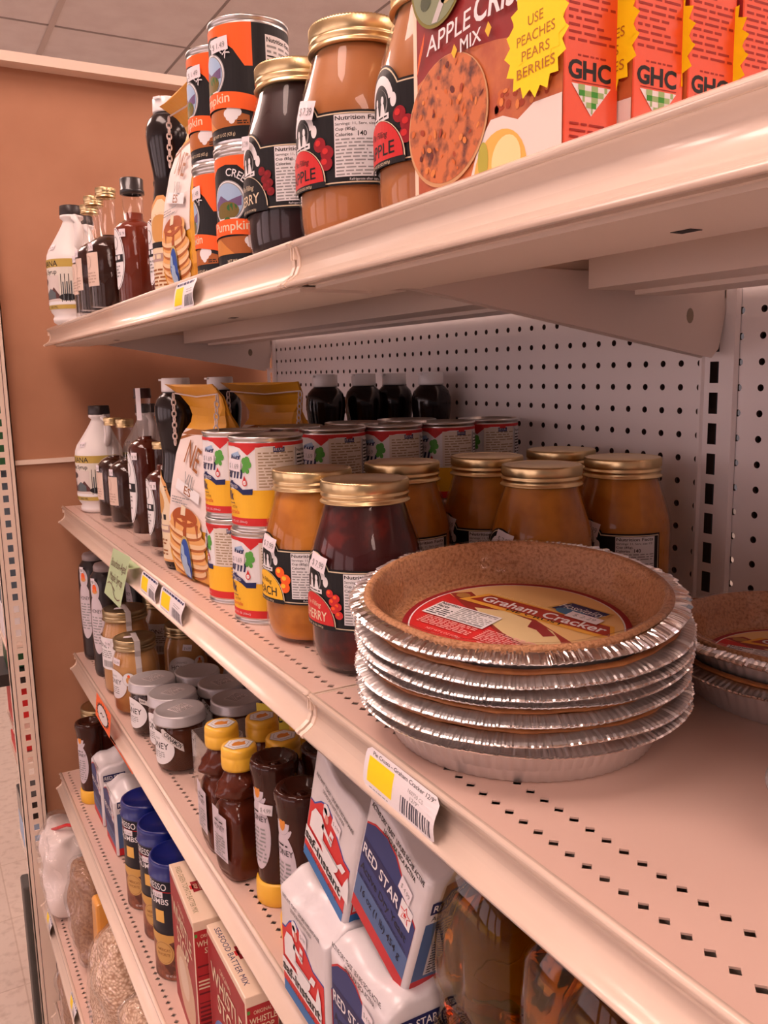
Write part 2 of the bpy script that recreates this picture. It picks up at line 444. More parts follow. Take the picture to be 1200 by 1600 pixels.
for yc in (0., BAY, -BAY):
    m = MB()
    prof = [(-.001, -.0235), (-.006, -.0215), (-.006, -.0165), (-.003, -.0150), (-.003, .0165), (-.006, .0185), (-.006, .0215), (-.001, .0235)]
    sl, swh = .0220, .0055     # slot height, half width
    zz = FZ + .14; pit = .03175; yoff = .0045
    def strip(a, b, z0, z1):
        m.add([(-.003, yc + a, z0), (-.003, yc + b, z0), (-.003, yc + b, z1), (-.003, yc + a, z1)], [(0, 1, 2, 3)], PEG)
    for (xa, ya), (xb, yb) in zip(prof[:-1], prof[1:]):
        if abs(xa + .003) < 1e-6 and abs(xb + .003) < 1e-6: continue
        m.add([(xa, yc + ya, .1), (xb, yc + yb, .1), (xb, yc + yb, zz), (xa, yc + ya, zz)], [(0, 1, 2, 3)], PEG)
    strip(-.0150, yoff - swh, .1, zz); strip(yoff + swh, .0165, .1, zz)
    zc = FZ - .0415 + 5 * pit; hi = zz
    while zc > .2:
        if zc + sl / 2 < hi: strip(yoff - swh, yoff + swh, zc + sl / 2, hi); hi = zc - sl / 2
        zc -= pit
    strip(yoff - swh, yoff + swh, .1, hi)
    m.add(*box(.012, .014, yc - .013, yc + .013, .1, zz), mat('slate behind slot', (.035, .04, .045), .5))
    m.build('slotted_upright', gf)
MB().add(*box(-.5, .0, -BAY, BAY, .0, .10), UNDER).build('base_box', gf)

# ================================================================ shelves
def make_shelf(xf, z, y0, y1, name, label, brackets=True, far=False):
    """xf = front edge of the deck"""
    t = thing('store_shelf', label, 'shelf', (0, (y0 + y1) / 2, z))
    L = (y1 - y0) / 2 - .0022
    # deck with two front rows and one rear row of punched diamond holes
    m = MB(); c = .0066; d = .0036
    rowsx = [xf + .0245, xf + .0510]; back = -.032
    ny = int((2 * L) / (2 * c)); ys = [(-ny / 2 + .5 + k) * 2 * c for k in range(ny)]
    if xf < -.50: rowsx = [xf + .0165, xf + .043]
    for rx in rowsx + [back]:
        for y in ys:
            V = [(rx + c, y + c, 0), (rx - c, y + c, 0), (rx - c, y - c, 0), (rx + c, y - c, 0), (rx, y + d, 0), (rx - d, y, 0), (rx, y - d, 0), (rx + d, y, 0)]
            V += [(a, b, -.0012) for a, b, _ in V[4:8]]
            F = [(0, 1, 4), (1, 2, 5), (2, 3, 6), (3, 0, 7), (1, 5, 4), (2, 6, 5), (3, 7, 6), (0, 4, 7),
                 (4, 5, 9, 8), (5, 6, 10, 9), (6, 7, 11, 10), (7, 4, 8, 11)]
            m.add(V, F, CREAMDECK)
    yl = ny * c
    def sheet(xa, xb, ya=-L, yb=L): m.add([(xa, ya, 0), (xb, ya, 0), (xb, yb, 0), (xa, yb, 0)], [(0, 1, 2, 3)], CREAMDECK)
    sheet(xf + .003, rowsx[0] - c); sheet(rowsx[0] + c, rowsx[1] - c); sheet(rowsx[1] + c, back - c); sheet(back + c, -.022)
    for rx in rowsx + [back]:
        sheet(rx - c, rx + c, -L, -yl); sheet(rx - c, rx + c, yl, L)
    # rolled front bead
    m.add(*extrude_y([(xf - .001, -.003), (xf - .001, .0012), (xf + .0008, .0024), (xf + .0035, .0018), (xf + .0045, -.0004), (xf + .003, -.003)], -L, L), CREAMMETAL, True)
    for s in (-1, 1): m.add(*box(xf, -.01, s * L - .0008, s * L + .0008, -.012, .0004), CREAMMETAL)
    m.build('deck', t)
    # price channel
    m = MB()
    f = [(xf - .0012, 0.), (xf + .0022, -.004), (xf + .0042, -.010), (xf + .0040, -.017), (xf + .0015, -.023), (xf - .0045, -.0275), (xf - .0080, -.0290), (xf - .0092, -.0305), (xf - .0085, -.0325), (xf - .0060, -.0330),
         (xf - .0030, -.0305), (xf + .0040, -.0255), (xf + .0062, -.018), (xf + .0062, -.009), (xf + .0045, -.003), (xf + .002, .0)]
    m.add(*extrude_y(f, -L, L), CREAMMETAL, True)
    m.build('price_channel', t)
    for s in (-1, 1):   # end caps of the channel
        ec = MB(); g2 = [(x - .0012, zz_) for x, zz_ in f[:10]] + [(xf + .010, -.030), (xf + .012, -.002)]
        ec.add(*extrude_y(g2, s * L - .0045 if s > 0 else s * L - .0005, s * L + .0005 if s > 0 else s * L + .0045), CREAMMETAL); ec.build('end_cap', t)
    # underside stiffeners
    m = MB(); a, b = xf + .008, xf + .105
    m.add(*extrude_y([(a, -.0012), (a, -.031), (b, -.031), (b, -.0012), (b - .0012, -.0012), (b - .0012, -.0298), (a + .0012, -.0298), (a + .0012, -.0012)], -L + .008, L - .008), UNDER)
    m.add(*box(a + .004, b - .03, -L + .012, L - .012, -.0335, -.031), UNDER)
    m.add(*box(a + .052, a + .060, -.30, -.288, -.0338, -.0334), DARK); m.add(*box(a + .052, a + .060, .288, .30, -.0338, -.0334), DARK)
    m.build('front_beam', t)
    m = MB(); m.add(*box(-.21, -.075, -L + .03, L - .03, -.029, -.0015), UNDER); m.add(*box(-.16, -.12, -L + .035, L - .035, -.033, -.029), UNDER); m.build('rear_beam', t)
    # brackets
    for s in (-1, 1):
        yb = s * (L - .004)
        bk = MB(); q = [(xf + .105, -.030), (xf + .02, -.026), (xf + .02, -.010), (-.004, -.010), (-.004, -.045), (-.012, -.080), (-.022, -.089), (-.028, -.088)]
        bk.add(*extrude_y(q, yb - .001, yb + .001), mat('bracket enamel', (.72, .62, .56), .42))
        bk.add([(-.055 + .005 * math.cos(u_), yb - .0012 * 1, -.048 + .0075 * math.sin(u_)) for u_ in [2 * PI * k_ / 12 for k_ in range(12)]], [tuple(range(12))], mat('bracket hole', (.25, .2, .14), .6))
        bk.add(*box(-.006, .008, yb - .001, yb + .001, -.030, -.018), CREAMMETAL)
        bk.build('bracket', t)
    return t
XF = -.4735
make_shelf(XF, Z1, 0, BAY, 'a', 'top cream metal shelf of the far bay, holding syrup, pumpkin cans and jars')
make_shelf(XF, Z1, -BAY, 0, 'a', 'top cream metal shelf of the near bay, holding the orange baking mix boxes')
make_shelf(XF, Z2, 0, BAY, 'a', 'second cream metal shelf of the far bay, holding milk cans and pie filling jars')
make_shelf(XF, Z2, -BAY, 0, 'a', 'second cream metal shelf of the near bay, holding the stack of pie crusts')
make_shelf(XF - .001, Z3, 0, BAY, 'a', 'third cream metal shelf of the far bay, holding honey jars and honey bears')
make_shelf(XF - .001, Z3, -BAY, 0, 'a', 'third cream metal shelf of the near bay, under the yeast and oil jugs')
make_shelf(-.5224, Z4, 0, BAY, 'a', 'fourth cream metal shelf, holding blue lidded canisters and batter mix boxes')
make_shelf(-.574, Z5, 0, BAY, 'a', 'fifth cream metal shelf near the floor, holding bags of oats and flour')
make_shelf(-.574, Z6, 0, BAY, 'a', 'lowest cream base shelf just above the floor')
#@@PRODUCTS
# ================================================================ quart jars of pie filling
def content(name, c1, c2, scale=60, lo=.4, hi=.62, rough=.35): return mat(name, c1, rough, noise=(scale, c2, lo, hi, 5), spec=.2)
PEACH = content('peach filling', (.56, .215, .026), (.40, .135, .014), 34)
APPLE = content('apple filling', (.47, .19, .065), (.40, .15, .045), 20)
CHERRY = content('cherry filling', (.045, .006, .006), (.12, .012, .008), 46, .52, .66)
DARKB = content('dark berry filling', (.018, .006, .006), (.03, .008, .008), 30)
JB = [(.0, .001), (.030, .0), (.040, .0012), (.0455, .006), (.0490, .014), (.0503, .024), (.0505, .036), (.0505, .092), (.0498, .101), (.0478, .110), (.0445, .121), (.0405, .133), (.0378, .142), (.0362, .147), (.0355, .150), (.0355, .164)]
def jar_r(v):
    for (r0, z0), (r1, z1) in zip(JB[1:-1], JB[2:]):
        if z0 <= v <= z1 and z1 > z0: return r0 + (r1 - r0) * (v - z0) / (z1 - z0)
    return .0505
def screw_lid(r, z0, z1, m, top_m=None, knurl=90):
    h = z1 - z0; b = MB()
    kn = lambda a, z, rr: (.00055 * (1 if int(a / (2 * PI) * knurl * 2 + .5) % 2 else -1)) if z > z0 + h * .55 and rr > r * .93 else 0
    prof = [(r * .93, z0), (r * 1.03, z0 + .0003), (r * 1.032, z0 + h * .06), (r * .985, z0 + h * .13), (r * .975, z0 + h * .24), (r * 1.005, z0 + h * .32), (r * 1.008, z0 + h * .38), (r * .975, z0 + h * .45), (r * .985, z0 + h * .50), (r * .995, z0 + h * .56), (r * .997, z0 + h * .90), (r * .98, z1 - .0003), (r * .93, z1)]
    b.add(*lathe(prof, knurl * 2, mod=kn), m, True)
    b.add(*lathe([(r * .93, z1), (r * .86, z1 - .0007), (r * .82, z1 - .0002), (0, z1 - .0001)], 48), top_m or m, True)
    return b
def filling_jar(label, loc, filling, fruit, oval, name, dark_text=True, price='$ 7.99', group='quart jars of pie filling'):
    t = thing('pie_filling_jar', label, 'jar', loc, 0, group)
    MB().add(*lathe(JB, 56), GLASS, True).build('glass_jar', t)
    inner = [(0, .004), (.036, .004)] + [(r - .0022, z) for r, z in JB[3:] if z < .151] + [(0, .1495)]
    MB().add(*lathe(inner, 48), filling, True).build('filling', t)
    screw_lid(.0385, .1475, .167, GOLD).build('lid', t)
    Rj = .0506; f = lambda u, v, e: ((jar_r(v) + e + .0003) * math.cos(PI + u / Rj), (jar_r(v) + e + .0003) * math.sin(PI + u / Rj), v)
    A = Art(f, .004); D = lambda d: Rj * math.radians(d)
    def shape(k, mt):
        A.rect(D(-92) + k, .0425 + k, D(92) - k, .0955 - k, mt)
        P = [(D(29) * math.cos(a) * (1 - k / .03), .079 + (.030 - k) * math.sin(a)) for a in [PI * j / 20 for j in range(21)]]
        P = [(D(-29) + k, .05)] + P[::-1] + [(D(29) - k, .05)]
        A.poly([(x, max(y, .05)) for x, y in P], mt)
    shape(0, BLACK); A.up(); shape(.0016, CREAM); A.up(); shape(.0026, BLACK); A.up()
    # emblem: banner over two figures in a carriage
    P = [(.017 * math.cos(a), .083 + .019 * math.sin(a)) for a in [PI * (.95 - .9 * j / 12) for j in range(13)]]
    P += [(.012 * math.cos(a), .083 + .013 * math.sin(a)) for a in [PI * (.05 + .9 * j / 12) for j in range(13)]]
    A.poly(P, WHITE); A.ell(.0165, .0835, .003, .0045, WHITE); A.ell(0, .083, .0105, .010, GREY); A.up()
    A.ell(0, .084, .0095, .009, BLACK); A.up()
    for x, w in ((-.0042, .0032), (.0042, .0036)): A.ell(x, .0855, w * .55, .0028, WHITE, 12); A.poly([(x - w, .075), (x + w, .075), (x + w * .5, .083), (x - w * .5, .083)], WHITE)
    A.rect(-.011, .0725, .012, .0765, WHITE); A.up(); A.fine(-.009, .0735, .010, .0757, 1, BLACK, 5)
    # fruit
    for k, (x, y) in enumerate(((24, .0745), (27.5, .0675), (31.5, .071), (33.5, .064), (30, .0615), (35, .057)) if fruit in 'cd' else ((25, .073), (32.5, .0665), (31.5, .059))):
        a = .0038 if fruit in 'cd' else .0056
        A.ell(D(x), y, a, a * .95, {'c': RED, 'a': DRED, 'p': ORANGE, 'd': MAROON}[fruit], 14); A.up()
        A.ell(D(x) - a * .25, y + a * .25, a * .45, a * .4, {'c': ORANGE, 'a': RED, 'p': YEL, 'd': DRED}[fruit], 10); A.up()
    # name oval
    A.at(12)
    def semi(k, mt): A.poly([(0 + (D(31) - k) * math.cos(PI * j / 20), .0455 + k * .6 + (.0275 - k) * math.sin(PI * j / 20)) for j in range(21)], mt)
    semi(0, CREAM); A.up(); semi(.0010, BLACK); A.up(); semi(.0017, oval); A.up()
    A.text('Pie Filling', 0, .0615, .0042, BLACK if dark_text else CREAM, 'c', shear=.25, wid=.022, rot=-.05)
    A.text(name, 0, .0495, .0085, BLACK if dark_text else CREAM, 'c', wid=.037, bold=.01)
    A.rect(D(-31), .0425, D(31), .0462, BLACK); A.up(); A.text('NET WT 32 OZ (907g)', 0, .0434, .0018, CREAM, 'c', wid=.028)
    # nutrition panel
    for sgn in (1, -1):
        a, b = (D(39.5), D(84)) if sgn > 0 else (D(-84), D(-39.5))
        A.at(4); A.rect(a, .0485, b, .0925, WHITE); A.up()
        A.text('Nutrition Facts', a + .001, .0885, .0031, BLACK, 'l', wid=b - a - .003, bold=.012)
        A.text('Servings: 11, Serv. size 1/3', a + .001, .0848, .0021, BLACK, 'l', wid=b - a - .004)
        A.text('Cup (85g),', a + .001, .0812, .0021, BLACK, 'l', wid=.016, bold=.01); A.text('Calories', a + .001, .0772, .0023, BLACK, 'l', wid=.013, bold=.01); A.text('140', a + .018, .0770, .0036, BLACK, 'l', bold=.012)
        A.fine(a + .001, .0490, b - .001, .0762, 11, GREY, 7, .42); A.text('Refrigerate after opening', b - .002, .0458, .0018, WHITE, 'r', wid=.026)
    A.build('label', t)
    if price: sticker(f, .0095, .100, t, .0205, .0135, price, -.22, z=24)
    return t
jy = filling_jar('cherry pie filling jar with red oval label and gold lid beside the pie crust stack', (-.3926, .0465, Z2), CHERRY, 'c', RED, 'CHERRY', False)
pj = filling_jar('peach pie filling jar with yellow oval label, between milk cans and the cherry jar', (-.3957, .1503, Z2), PEACH, 'p', YEL, 'PEACH')
aj = filling_jar('apple pie filling jar on the top shelf with its whole gold lid in view', (-.3995, .0255, Z1), APPLE, 'a', RED, 'APPLE', True, '$ 7.39')
dup(aj, (-.3830, -.0745, Z1), 'apple pie filling jar on the top shelf touching the orange mix box', -.12, skip=('price_sticker',))
dj = filling_jar('almost black berry pie filling jar on the top shelf beside the pumpkin cans', (-.4055, .1270, Z1), DARKB, 'd', BLACK, 'BERRY', False, None)
sticker(cylmap(.0515), .004, .117 * 0 + .100, dj, .014, .011, '$ 7.99', -.15, z=24)
for (x, y), lb, rz in (((-.2950, .1480), 'orange peach filling jar just behind the gap between the peach and cherry jars', .5),
                   ((-.1940, .1390), 'orange peach filling jar, back left of the group behind the pie crusts', -.12),
                   ((-.2050, .0345), 'peach filling jar with a price tag, directly behind the pie crust stack', -.02),
                   ((-.0880, .1420), 'orange peach filling jar farthest back, against the pegboard with only its lid top in view', .3),
                   ((-.0981, .0352), 'orange peach filling jar standing rightmost behind the pie crusts, nutrition label in view', 0.)):
    d_ = dup(pj, (x, y, Z2), lb, rz)
GRP = 'quart jars of pie filling'

# ================================================================ tin cans
def can_body(R, h, parent, m=TINM):
    pr = [(0, .003), (R * .90, .003), (R * .93, .0), (R * 1.015, .0), (R * 1.02, .0012), (R * 1.015, .0028), (R * .985, .0038), (R * .985, .0058), (R * .995, .0068), (R * .995, h - .0068), (R * .985, h - .0058), (R * .985, h - .0038), (R * 1.015, h - .0028), (R * 1.02, h - .0012), (R * 1.012, h), (R * .965, h), (R * .955, h - .0035), (R * .90, h - .0038), (R * .86, h - .0028), (R * .5, h - .0032), (0, h - .0032)]
    MB().add(*lathe(pr, 56), m, True).build('tin', parent)
def milk_can(label, loc, rz=0., price='$ 1.69'):
    R, h = .0385, .098
    t = thing('evaporated_milk_can', label, 'can', loc, rz, 'tin cans of evaporated milk')
    can_body(R, h, t)
    A = Art(cylmap(R * .998), .0036); D = lambda d: R * math.radians(d); z0, z1 = .0070, .0920
    A.rect(-PI * R, z0, PI * R, z1, WHITE); A.up()
    for cen in (0, 180):
        o = D(cen) if cen == 0 else D(-180)
        def W(pts, mt):
            for sh_ in ((0,) if cen == 0 else (0, 2 * PI * R)):
                q = [(a + o + sh_, b) for a, b in pts]
                if max(a for a, b in q) <= PI * R + 1e-6 and min(a for a, b in q) >= -PI * R - 1e-6: A.poly(q, mt)
        if cen: break
        # yellow field, red bands with the roof-shaped top edge
        A.rect(-PI * R, z0, PI * R, .0440, YEL); A.up()
        A.rect(-PI * R, z0, PI * R, .0150, DRED if 0 else RED)
        A.rect(-PI * R, .0885, PI * R, z1, RED)
        for cx in (-40, 39):
            P = [(D(cx) + x, y) for x, y in ((-D(30), .0890), (-D(14), .0868), (0, .0795), (D(14), .0868), (D(30), .0890))]
            A.poly(P[::-1], RED)
        A.up()
    # name
    A.text('ng', D(24), .0715, .0125, NAVY, 'r', shear=.2, bold=.02); A.text('arm', D(27), .0560, .0135, NAVY, 'r', shear=.25, bold=.02)
    A.poly([(D(2), .080), (D(22), .0835), (D(25), .0790), (D(8), .0775)], SKY)
    for x, y, r in ((33, .0735, .0040), (38, .0745, .0042), (41, .0700, .0036), (35, .0680, .0046), (31, .0645, .0030), (38, .0635, .0028)): A.ell(D(x), y, r * .8, r, GREEN, 10)
    A.up(3)
    A.poly([(D(32.5), .0590), (D(36.5), .0520), (D(32.5), .0480), (D(28.5), .0520)], RED); A.ell(D(32.5), .0515, .0030, .0034, RED, 16); A.up(); A.ell(D(32.5), .0515, .0020, .0023, WHITE, 14)
    A.text('UHT', D(32.5), .0508, .0014, RED, 'c')
    A.at(5)
    for sg in (1, -1):
        A.poly([(sg * D(-5), .0535), (sg * D(20), .0485), (sg * D(28), .0445), (sg * D(46), .0455), (sg * D(45), .0395), (sg * D(28), .0390), (sg * D(18), .0430), (sg * D(-5), .0475)], NAVY)
    A.up(); A.text('EVAPORATED', D(17), .0452, .0030, WHITE, 'r', rot=-.12, wid=.022)
    A.text('Milk', D(5), .0330, .0095, NAVY, 'r', bold=.02); A.fine(D(-8), .0285, D(8), .0305, 1, NAVY, 4)
    A.text('Leche', D(14), .0245, .0038, BROWN, 'r'); A.text('Evaporada', D(19), .0190, .0044, RED, 'r'); A.text('NET 12 FL. OZ. (354mL)', D(34), .0100, .0022, PINKW, 'r')
    A.at(4); A.rect(D(52), .0445, D(115), .0875, CREAM if 0 else flat('panel cream', (.72, .65, .56))); A.up()
    A.fine(D(56), .0460, D(112), .0835, 12, flat('panel print', (.36, .27, .16)), 4, .40)
    A.fine(D(84), .0300, D(112), .0440, 4, flat('panel print', (.36, .27, .16)), 9, .40)
    A.rect(D(82), .0865, D(94), .0915, RED); A.rect(D(79), .0825, D(97), .0875, NAVY); A.up(); A.text('EE.UU.', D(88), .0838, .0028, WHITE, 'c', wid=.0105)
    A.at(4); A.rect(D(118), .0300, D(170), .0860, WHITE); A.up(); A.rect(D(118), .03, D(119), .086, BLACK); A.text('Nutrition Facts', D(121), .0815, .0032, BLACK, wid=.030, bold=.02); A.fine(D(121), .032, D(168), .080, 13, BLACK, 6, .45)
    A.rect(D(100), .0165, D(114), .0300, WHITE); A.up(); A.bars(D(101), .0175, D(113), .029, BLACK)
    A.build('label', t)
    if price: sticker(cylmap(R * .999), D(12), .0695, t, .021, .0125, price, -.06, z=14, strip=.003)
    return t
m0 = milk_can('upper milk can of the foremost two-can stack, directly left of the peach jar', (-.4095, .2343, Z2 + .098))
mk = [(-.4105, .2370, 0, .03, 'lower milk can of the foremost two-can stack, directly left of the peach jar'),
      (-.4065, .3330, 1, .05, 'upper milk can next to the yellow pancake mix bag, second stack from the front'),
      (-.4085, .3300, 0, -.55, 'lower milk can next to the yellow pancake mix bag, its text panel turned outward'),
      (-.3060, .2880, 1, .10, 'upper milk can behind the peach jar, just right of the foremost stack'),
      (-.3060, .2880, 0, .1, 'lower milk can hidden under the can behind the peach jar'),
      (-.2300, .2860, 1, .12, 'upper milk can above the two middle gold lids, its tag reading on red and white'),
      (-.2300, .2860, 0, .1, 'lower milk can beneath the middle can of the back row'),
      (-.1530, .2860, 1, .04, 'upper milk can with clear price tag, second from right end of the milk cans'),
      (-.1530, .2860, 0, 0, 'lower milk can beneath the second can from the right end'),
      (-.0750, .3000, 1, -.1, 'upper milk can at the right end of the row, nearest the pegboard'),
      (-.0750, .3000, 0, -.1, 'lower milk can at the right end of the row, nearest the pegboard'),
      (-.3300, .3540, 1, .3, 'milk can rim in the second rank, behind the pancake mix bag side of the row'),
      (-.2380, .3600, 1, .2, 'milk can rim in the second rank, below the second white capped syrup bottle'),
      (-.1600, .3640, 1, .1, 'milk can rim in the second rank, below the rightmost syrup bottles')]
for x, y, k, rz, lb in mk: dup(m0, (x, y, Z2 + .098 * k), lb, rz, skip=('price_sticker',) if (k == 0 and x > -.4) or 'second rank' in lb else ())

def pumpkin_can(label, loc, rz=0.):
    R, h = .038, .1145
    t = thing('pumpkin_can', label, 'can', loc, rz, 'tin cans of pumpkin')
    can_body(R, h, t)
    A = Art(cylmap(R * .998), .0036); D = lambda d: R * math.radians(d); z0, z1 = .0070, .1075
    A.rect(-PI * R, z0, PI * R, z1, BLACK); A.up()
    A.poly([(D(-75), z1), (D(-75), .0700), (D(-62), .0700), (D(-46), .0900), (D(-20), .0985), (D(0), .1000), (D(20), .0985), (D(46), .0850), (D(62), .0700), (D(73), .0700), (D(73), z1)][::-1], ORANGE)
    A.up()
    for r_, c_ in ((.0200, GREY), (.0192, WHITE), (.0180, GREY), (.0172, SKY)): A.ell(0, .066, r_ * 1.05, r_, c_, 36); A.up()
    A.poly([(-.017, .066), (-.008, .073), (.002, .067), (.017, .071), (.0165, .062), (-.0165, .060)], flat('print violet', (.16, .10, .22))); A.up()
    A.ell(0, .058, .014, .0085, flat('print field', (.18, .13, .03)), 20); A.ell(.006, .061, .006, .0035, flat('print dark green', (.03, .14, .03)), 14); A.up()
    A.text('CREEK', .001, .0895, .0070, WHITE, 'l', arc=.0255, wid=.026, bold=.01)
    A.rect(-.012, .0470, .012, .0515, WHITE); A.ell(0, .049, .0045, .0035, flat('print dark green', (.03, .14, .03)), 14); A.up()
    # ribbon
    P = [(D(a), .0505 - .000 - .0000012 * a * a) for a in range(-84, 85, 12)]; Q = [(D(a), .0362 - .0000012 * a * a) for a in range(84, -85, -12)]
    for i in range(len(P) - 1): A.conv([P[i], P[i + 1], Q[-2 - i], Q[-1 - i]][::-1], ORANGE)
    A.up(); A.text('Pumpkin', D(4), .0400, .0085, CREAM, 'c', wid=.046, bold=.01)
    # pie picture
    A.at(3); A.rect(D(-66), .0185, D(66), .0345, flat('print pie orange', (.42, .13, .03))); A.up()
    A.poly([(D(-66), .0185), (D(10), .0185), (D(-20), .0330), (D(-66), .0330)], flat('print pie', (.62, .24, .05))); A.up()
    A.poly([(D(30), .0345), (D(66), .0345), (D(66), .0270)], BLACK)
    for a, b in ((40, .0305), (35, .0270), (45, .0270), (37, .0330), (44, .0325), (50, .0300), (40, .0240), (32, .0300)): A.ell(D(a), b, .0034, .0036, WHITE, 12)
    A.up(); A.fine(D(48), .0195, D(64), .0235, 2, BLACK, 3); A.at(3); A.text('NET WT 15 OZ (425 g)', D(20), .0105, .0030, CREAM, 'c', wid=.032)
    A.rect(D(92), .020, D(150), .0985, WHITE); A.up(); A.text('Nutrition Facts', D(94), .0925, .0042, BLACK, wid=.034, bold=.02); A.fine(D(94), .082, D(148), .091, 2, GREY, 3); A.rect(D(94), .0795, D(148), .0808, BLACK); A.fine(D(94), .022, D(148), .079, 12, BLACK, 5)
    A.build('label', t)
    sticker(cylmap(R * .999), D(24), .0905, t, .021, .0120, '$ 1.49', .04, z=14, strip=.003)
    return t
pz = .1145
p0 = pumpkin_can('pumpkin can on top of the right stack, tallest thing on the top shelf', (-.4157, .2180, Z1 + pz), 0)
dup(p0, (-.4155, .2180, Z1), 'pumpkin can with round emblem facing out, under the tallest can beside the dark berry jar', .42, skip=('price_sticker',))
dup(p0, (-.4130, .2980, Z1 + pz), 'pumpkin can on top of the left stack, beside the white capped squeeze bottle', -.10)
dup(p0, (-.4125, .2980, Z1), 'pumpkin can at the bottom of the left stack, beside the yellow bag', -.34)

# ================================================================ syrup bottles
SYR = mat('maple syrup', (.030, .007, .003), .12, spec=.3); SYRR = mat('amber syrup', (.065, .010, .004), .12, spec=.3)
def squeeze_bottle(label, loc, rz=0., rib=True):
    t = thing('syrup_squeeze_bottle', label, 'bottle', loc, rz, 'white capped squeeze bottles of dark syrup')
    pr = [(0, .002), (.020, .0), (.0255, .002), (.0285, .008), (.0288, .040)]
    z = .042
    while z < .112: pr += [(.0286, z), (.0272, z + .0016), (.0286, z + .0032)]; z += .0052
    pr += [(.0262, .125), (.0235, .142), (.0225, .154), (.0235, .166), (.0262, .182), (.0285, .198), (.0296, .210), (.0290, .219), (.0258, .2285), (.0205, .2345), (.0172, .2370), (.0165, .2395)]
    MB().add(*lathe(pr, 44), mat('dark syrup bottle', (.010, .005, .005), .16, coat=.1, spec=.4), True).build('bottle', t)
    c = MB().add(*lathe([(.0165, .2375), (.0188, .2378), (.0190, .2400), (.0186, .2545), (.0176, .2559), (0, .2559)], 36), WCAP, True)
    c.add(*box(-.0215, -.0165, -.005, .005, .2522, .2548), WCAP); c.build('cap', t)
    fr = lambda v: max(.0235, .0289 - max(0, v - .11) * .13) if v > .11 else .0289
    A = Art(lambda u, v, e: ((fr(v) + e) * math.cos(PI + u / .0289), (fr(v) + e) * math.sin(PI + u / .0289), v), .004)
    A.at(2); A.poly([(-.034, .012), (.034, .012), (.037, .05), (.035, .09), (.024, .118), (.006, .134), (-.006, .134), (-.024, .118), (-.035, .09), (-.037, .05)], TAN); A.up()
    A.poly([(-.031, .015), (.031, .015), (.033, .05), (.031, .088), (.021, .113), (.004, .129), (-.004, .129), (-.021, .113), (-.031, .088), (-.033, .05)], CREAM if 1 else WHITE); A.up()
    A.ell(0, .092, .020, .018, flat('label gold', (.62, .33, .10)), 24); A.up()
    A.fine(-.022, .066, .022, .078, 1, BLACK, 12, .6); A.rect(-.030, .052, .030, .062, flat('label mauve', (.42, .30, .28))); A.up(); A.fine(-.026, .0535, .026, .0605, 1, CREAM, 9, .8)
    A.fine(-.022, .020, .022, .044, 5, BROWN, 3)
    A.build('label', t)
    return t
s0 = squeeze_bottle('ribbed dark squeeze bottle with white cap at the second shelf edge beside the yellow bag', (-.4187, .5277, Z2), -.35)
for x, y, z, rz, lb in ((-.4020, .5480, Z1, .62, 'dark syrup squeeze bottle with white cap on the top shelf beside the yellow bag'),
    (-.3340, .5980, Z2, 0, 'dark syrup squeeze bottle whose white cap shows between the two yellow bags'),
    (-.1850, .5580, Z2, 0, 'leftmost of the four white capped syrup bottles lined up before the pegboard'),
    (-.1180, .5620, Z2, 0, 'second from left of the four white capped syrup bottles before the pegboard'),
    (-.0640, .5620, Z2, 0, 'third from left of the four white capped syrup bottles before the pegboard'),
    (-.0490, .4780, Z2, 0, 'rightmost of the four white capped syrup bottles before the pegboard')):
    dup(s0, (x, y, z), lb, rz)

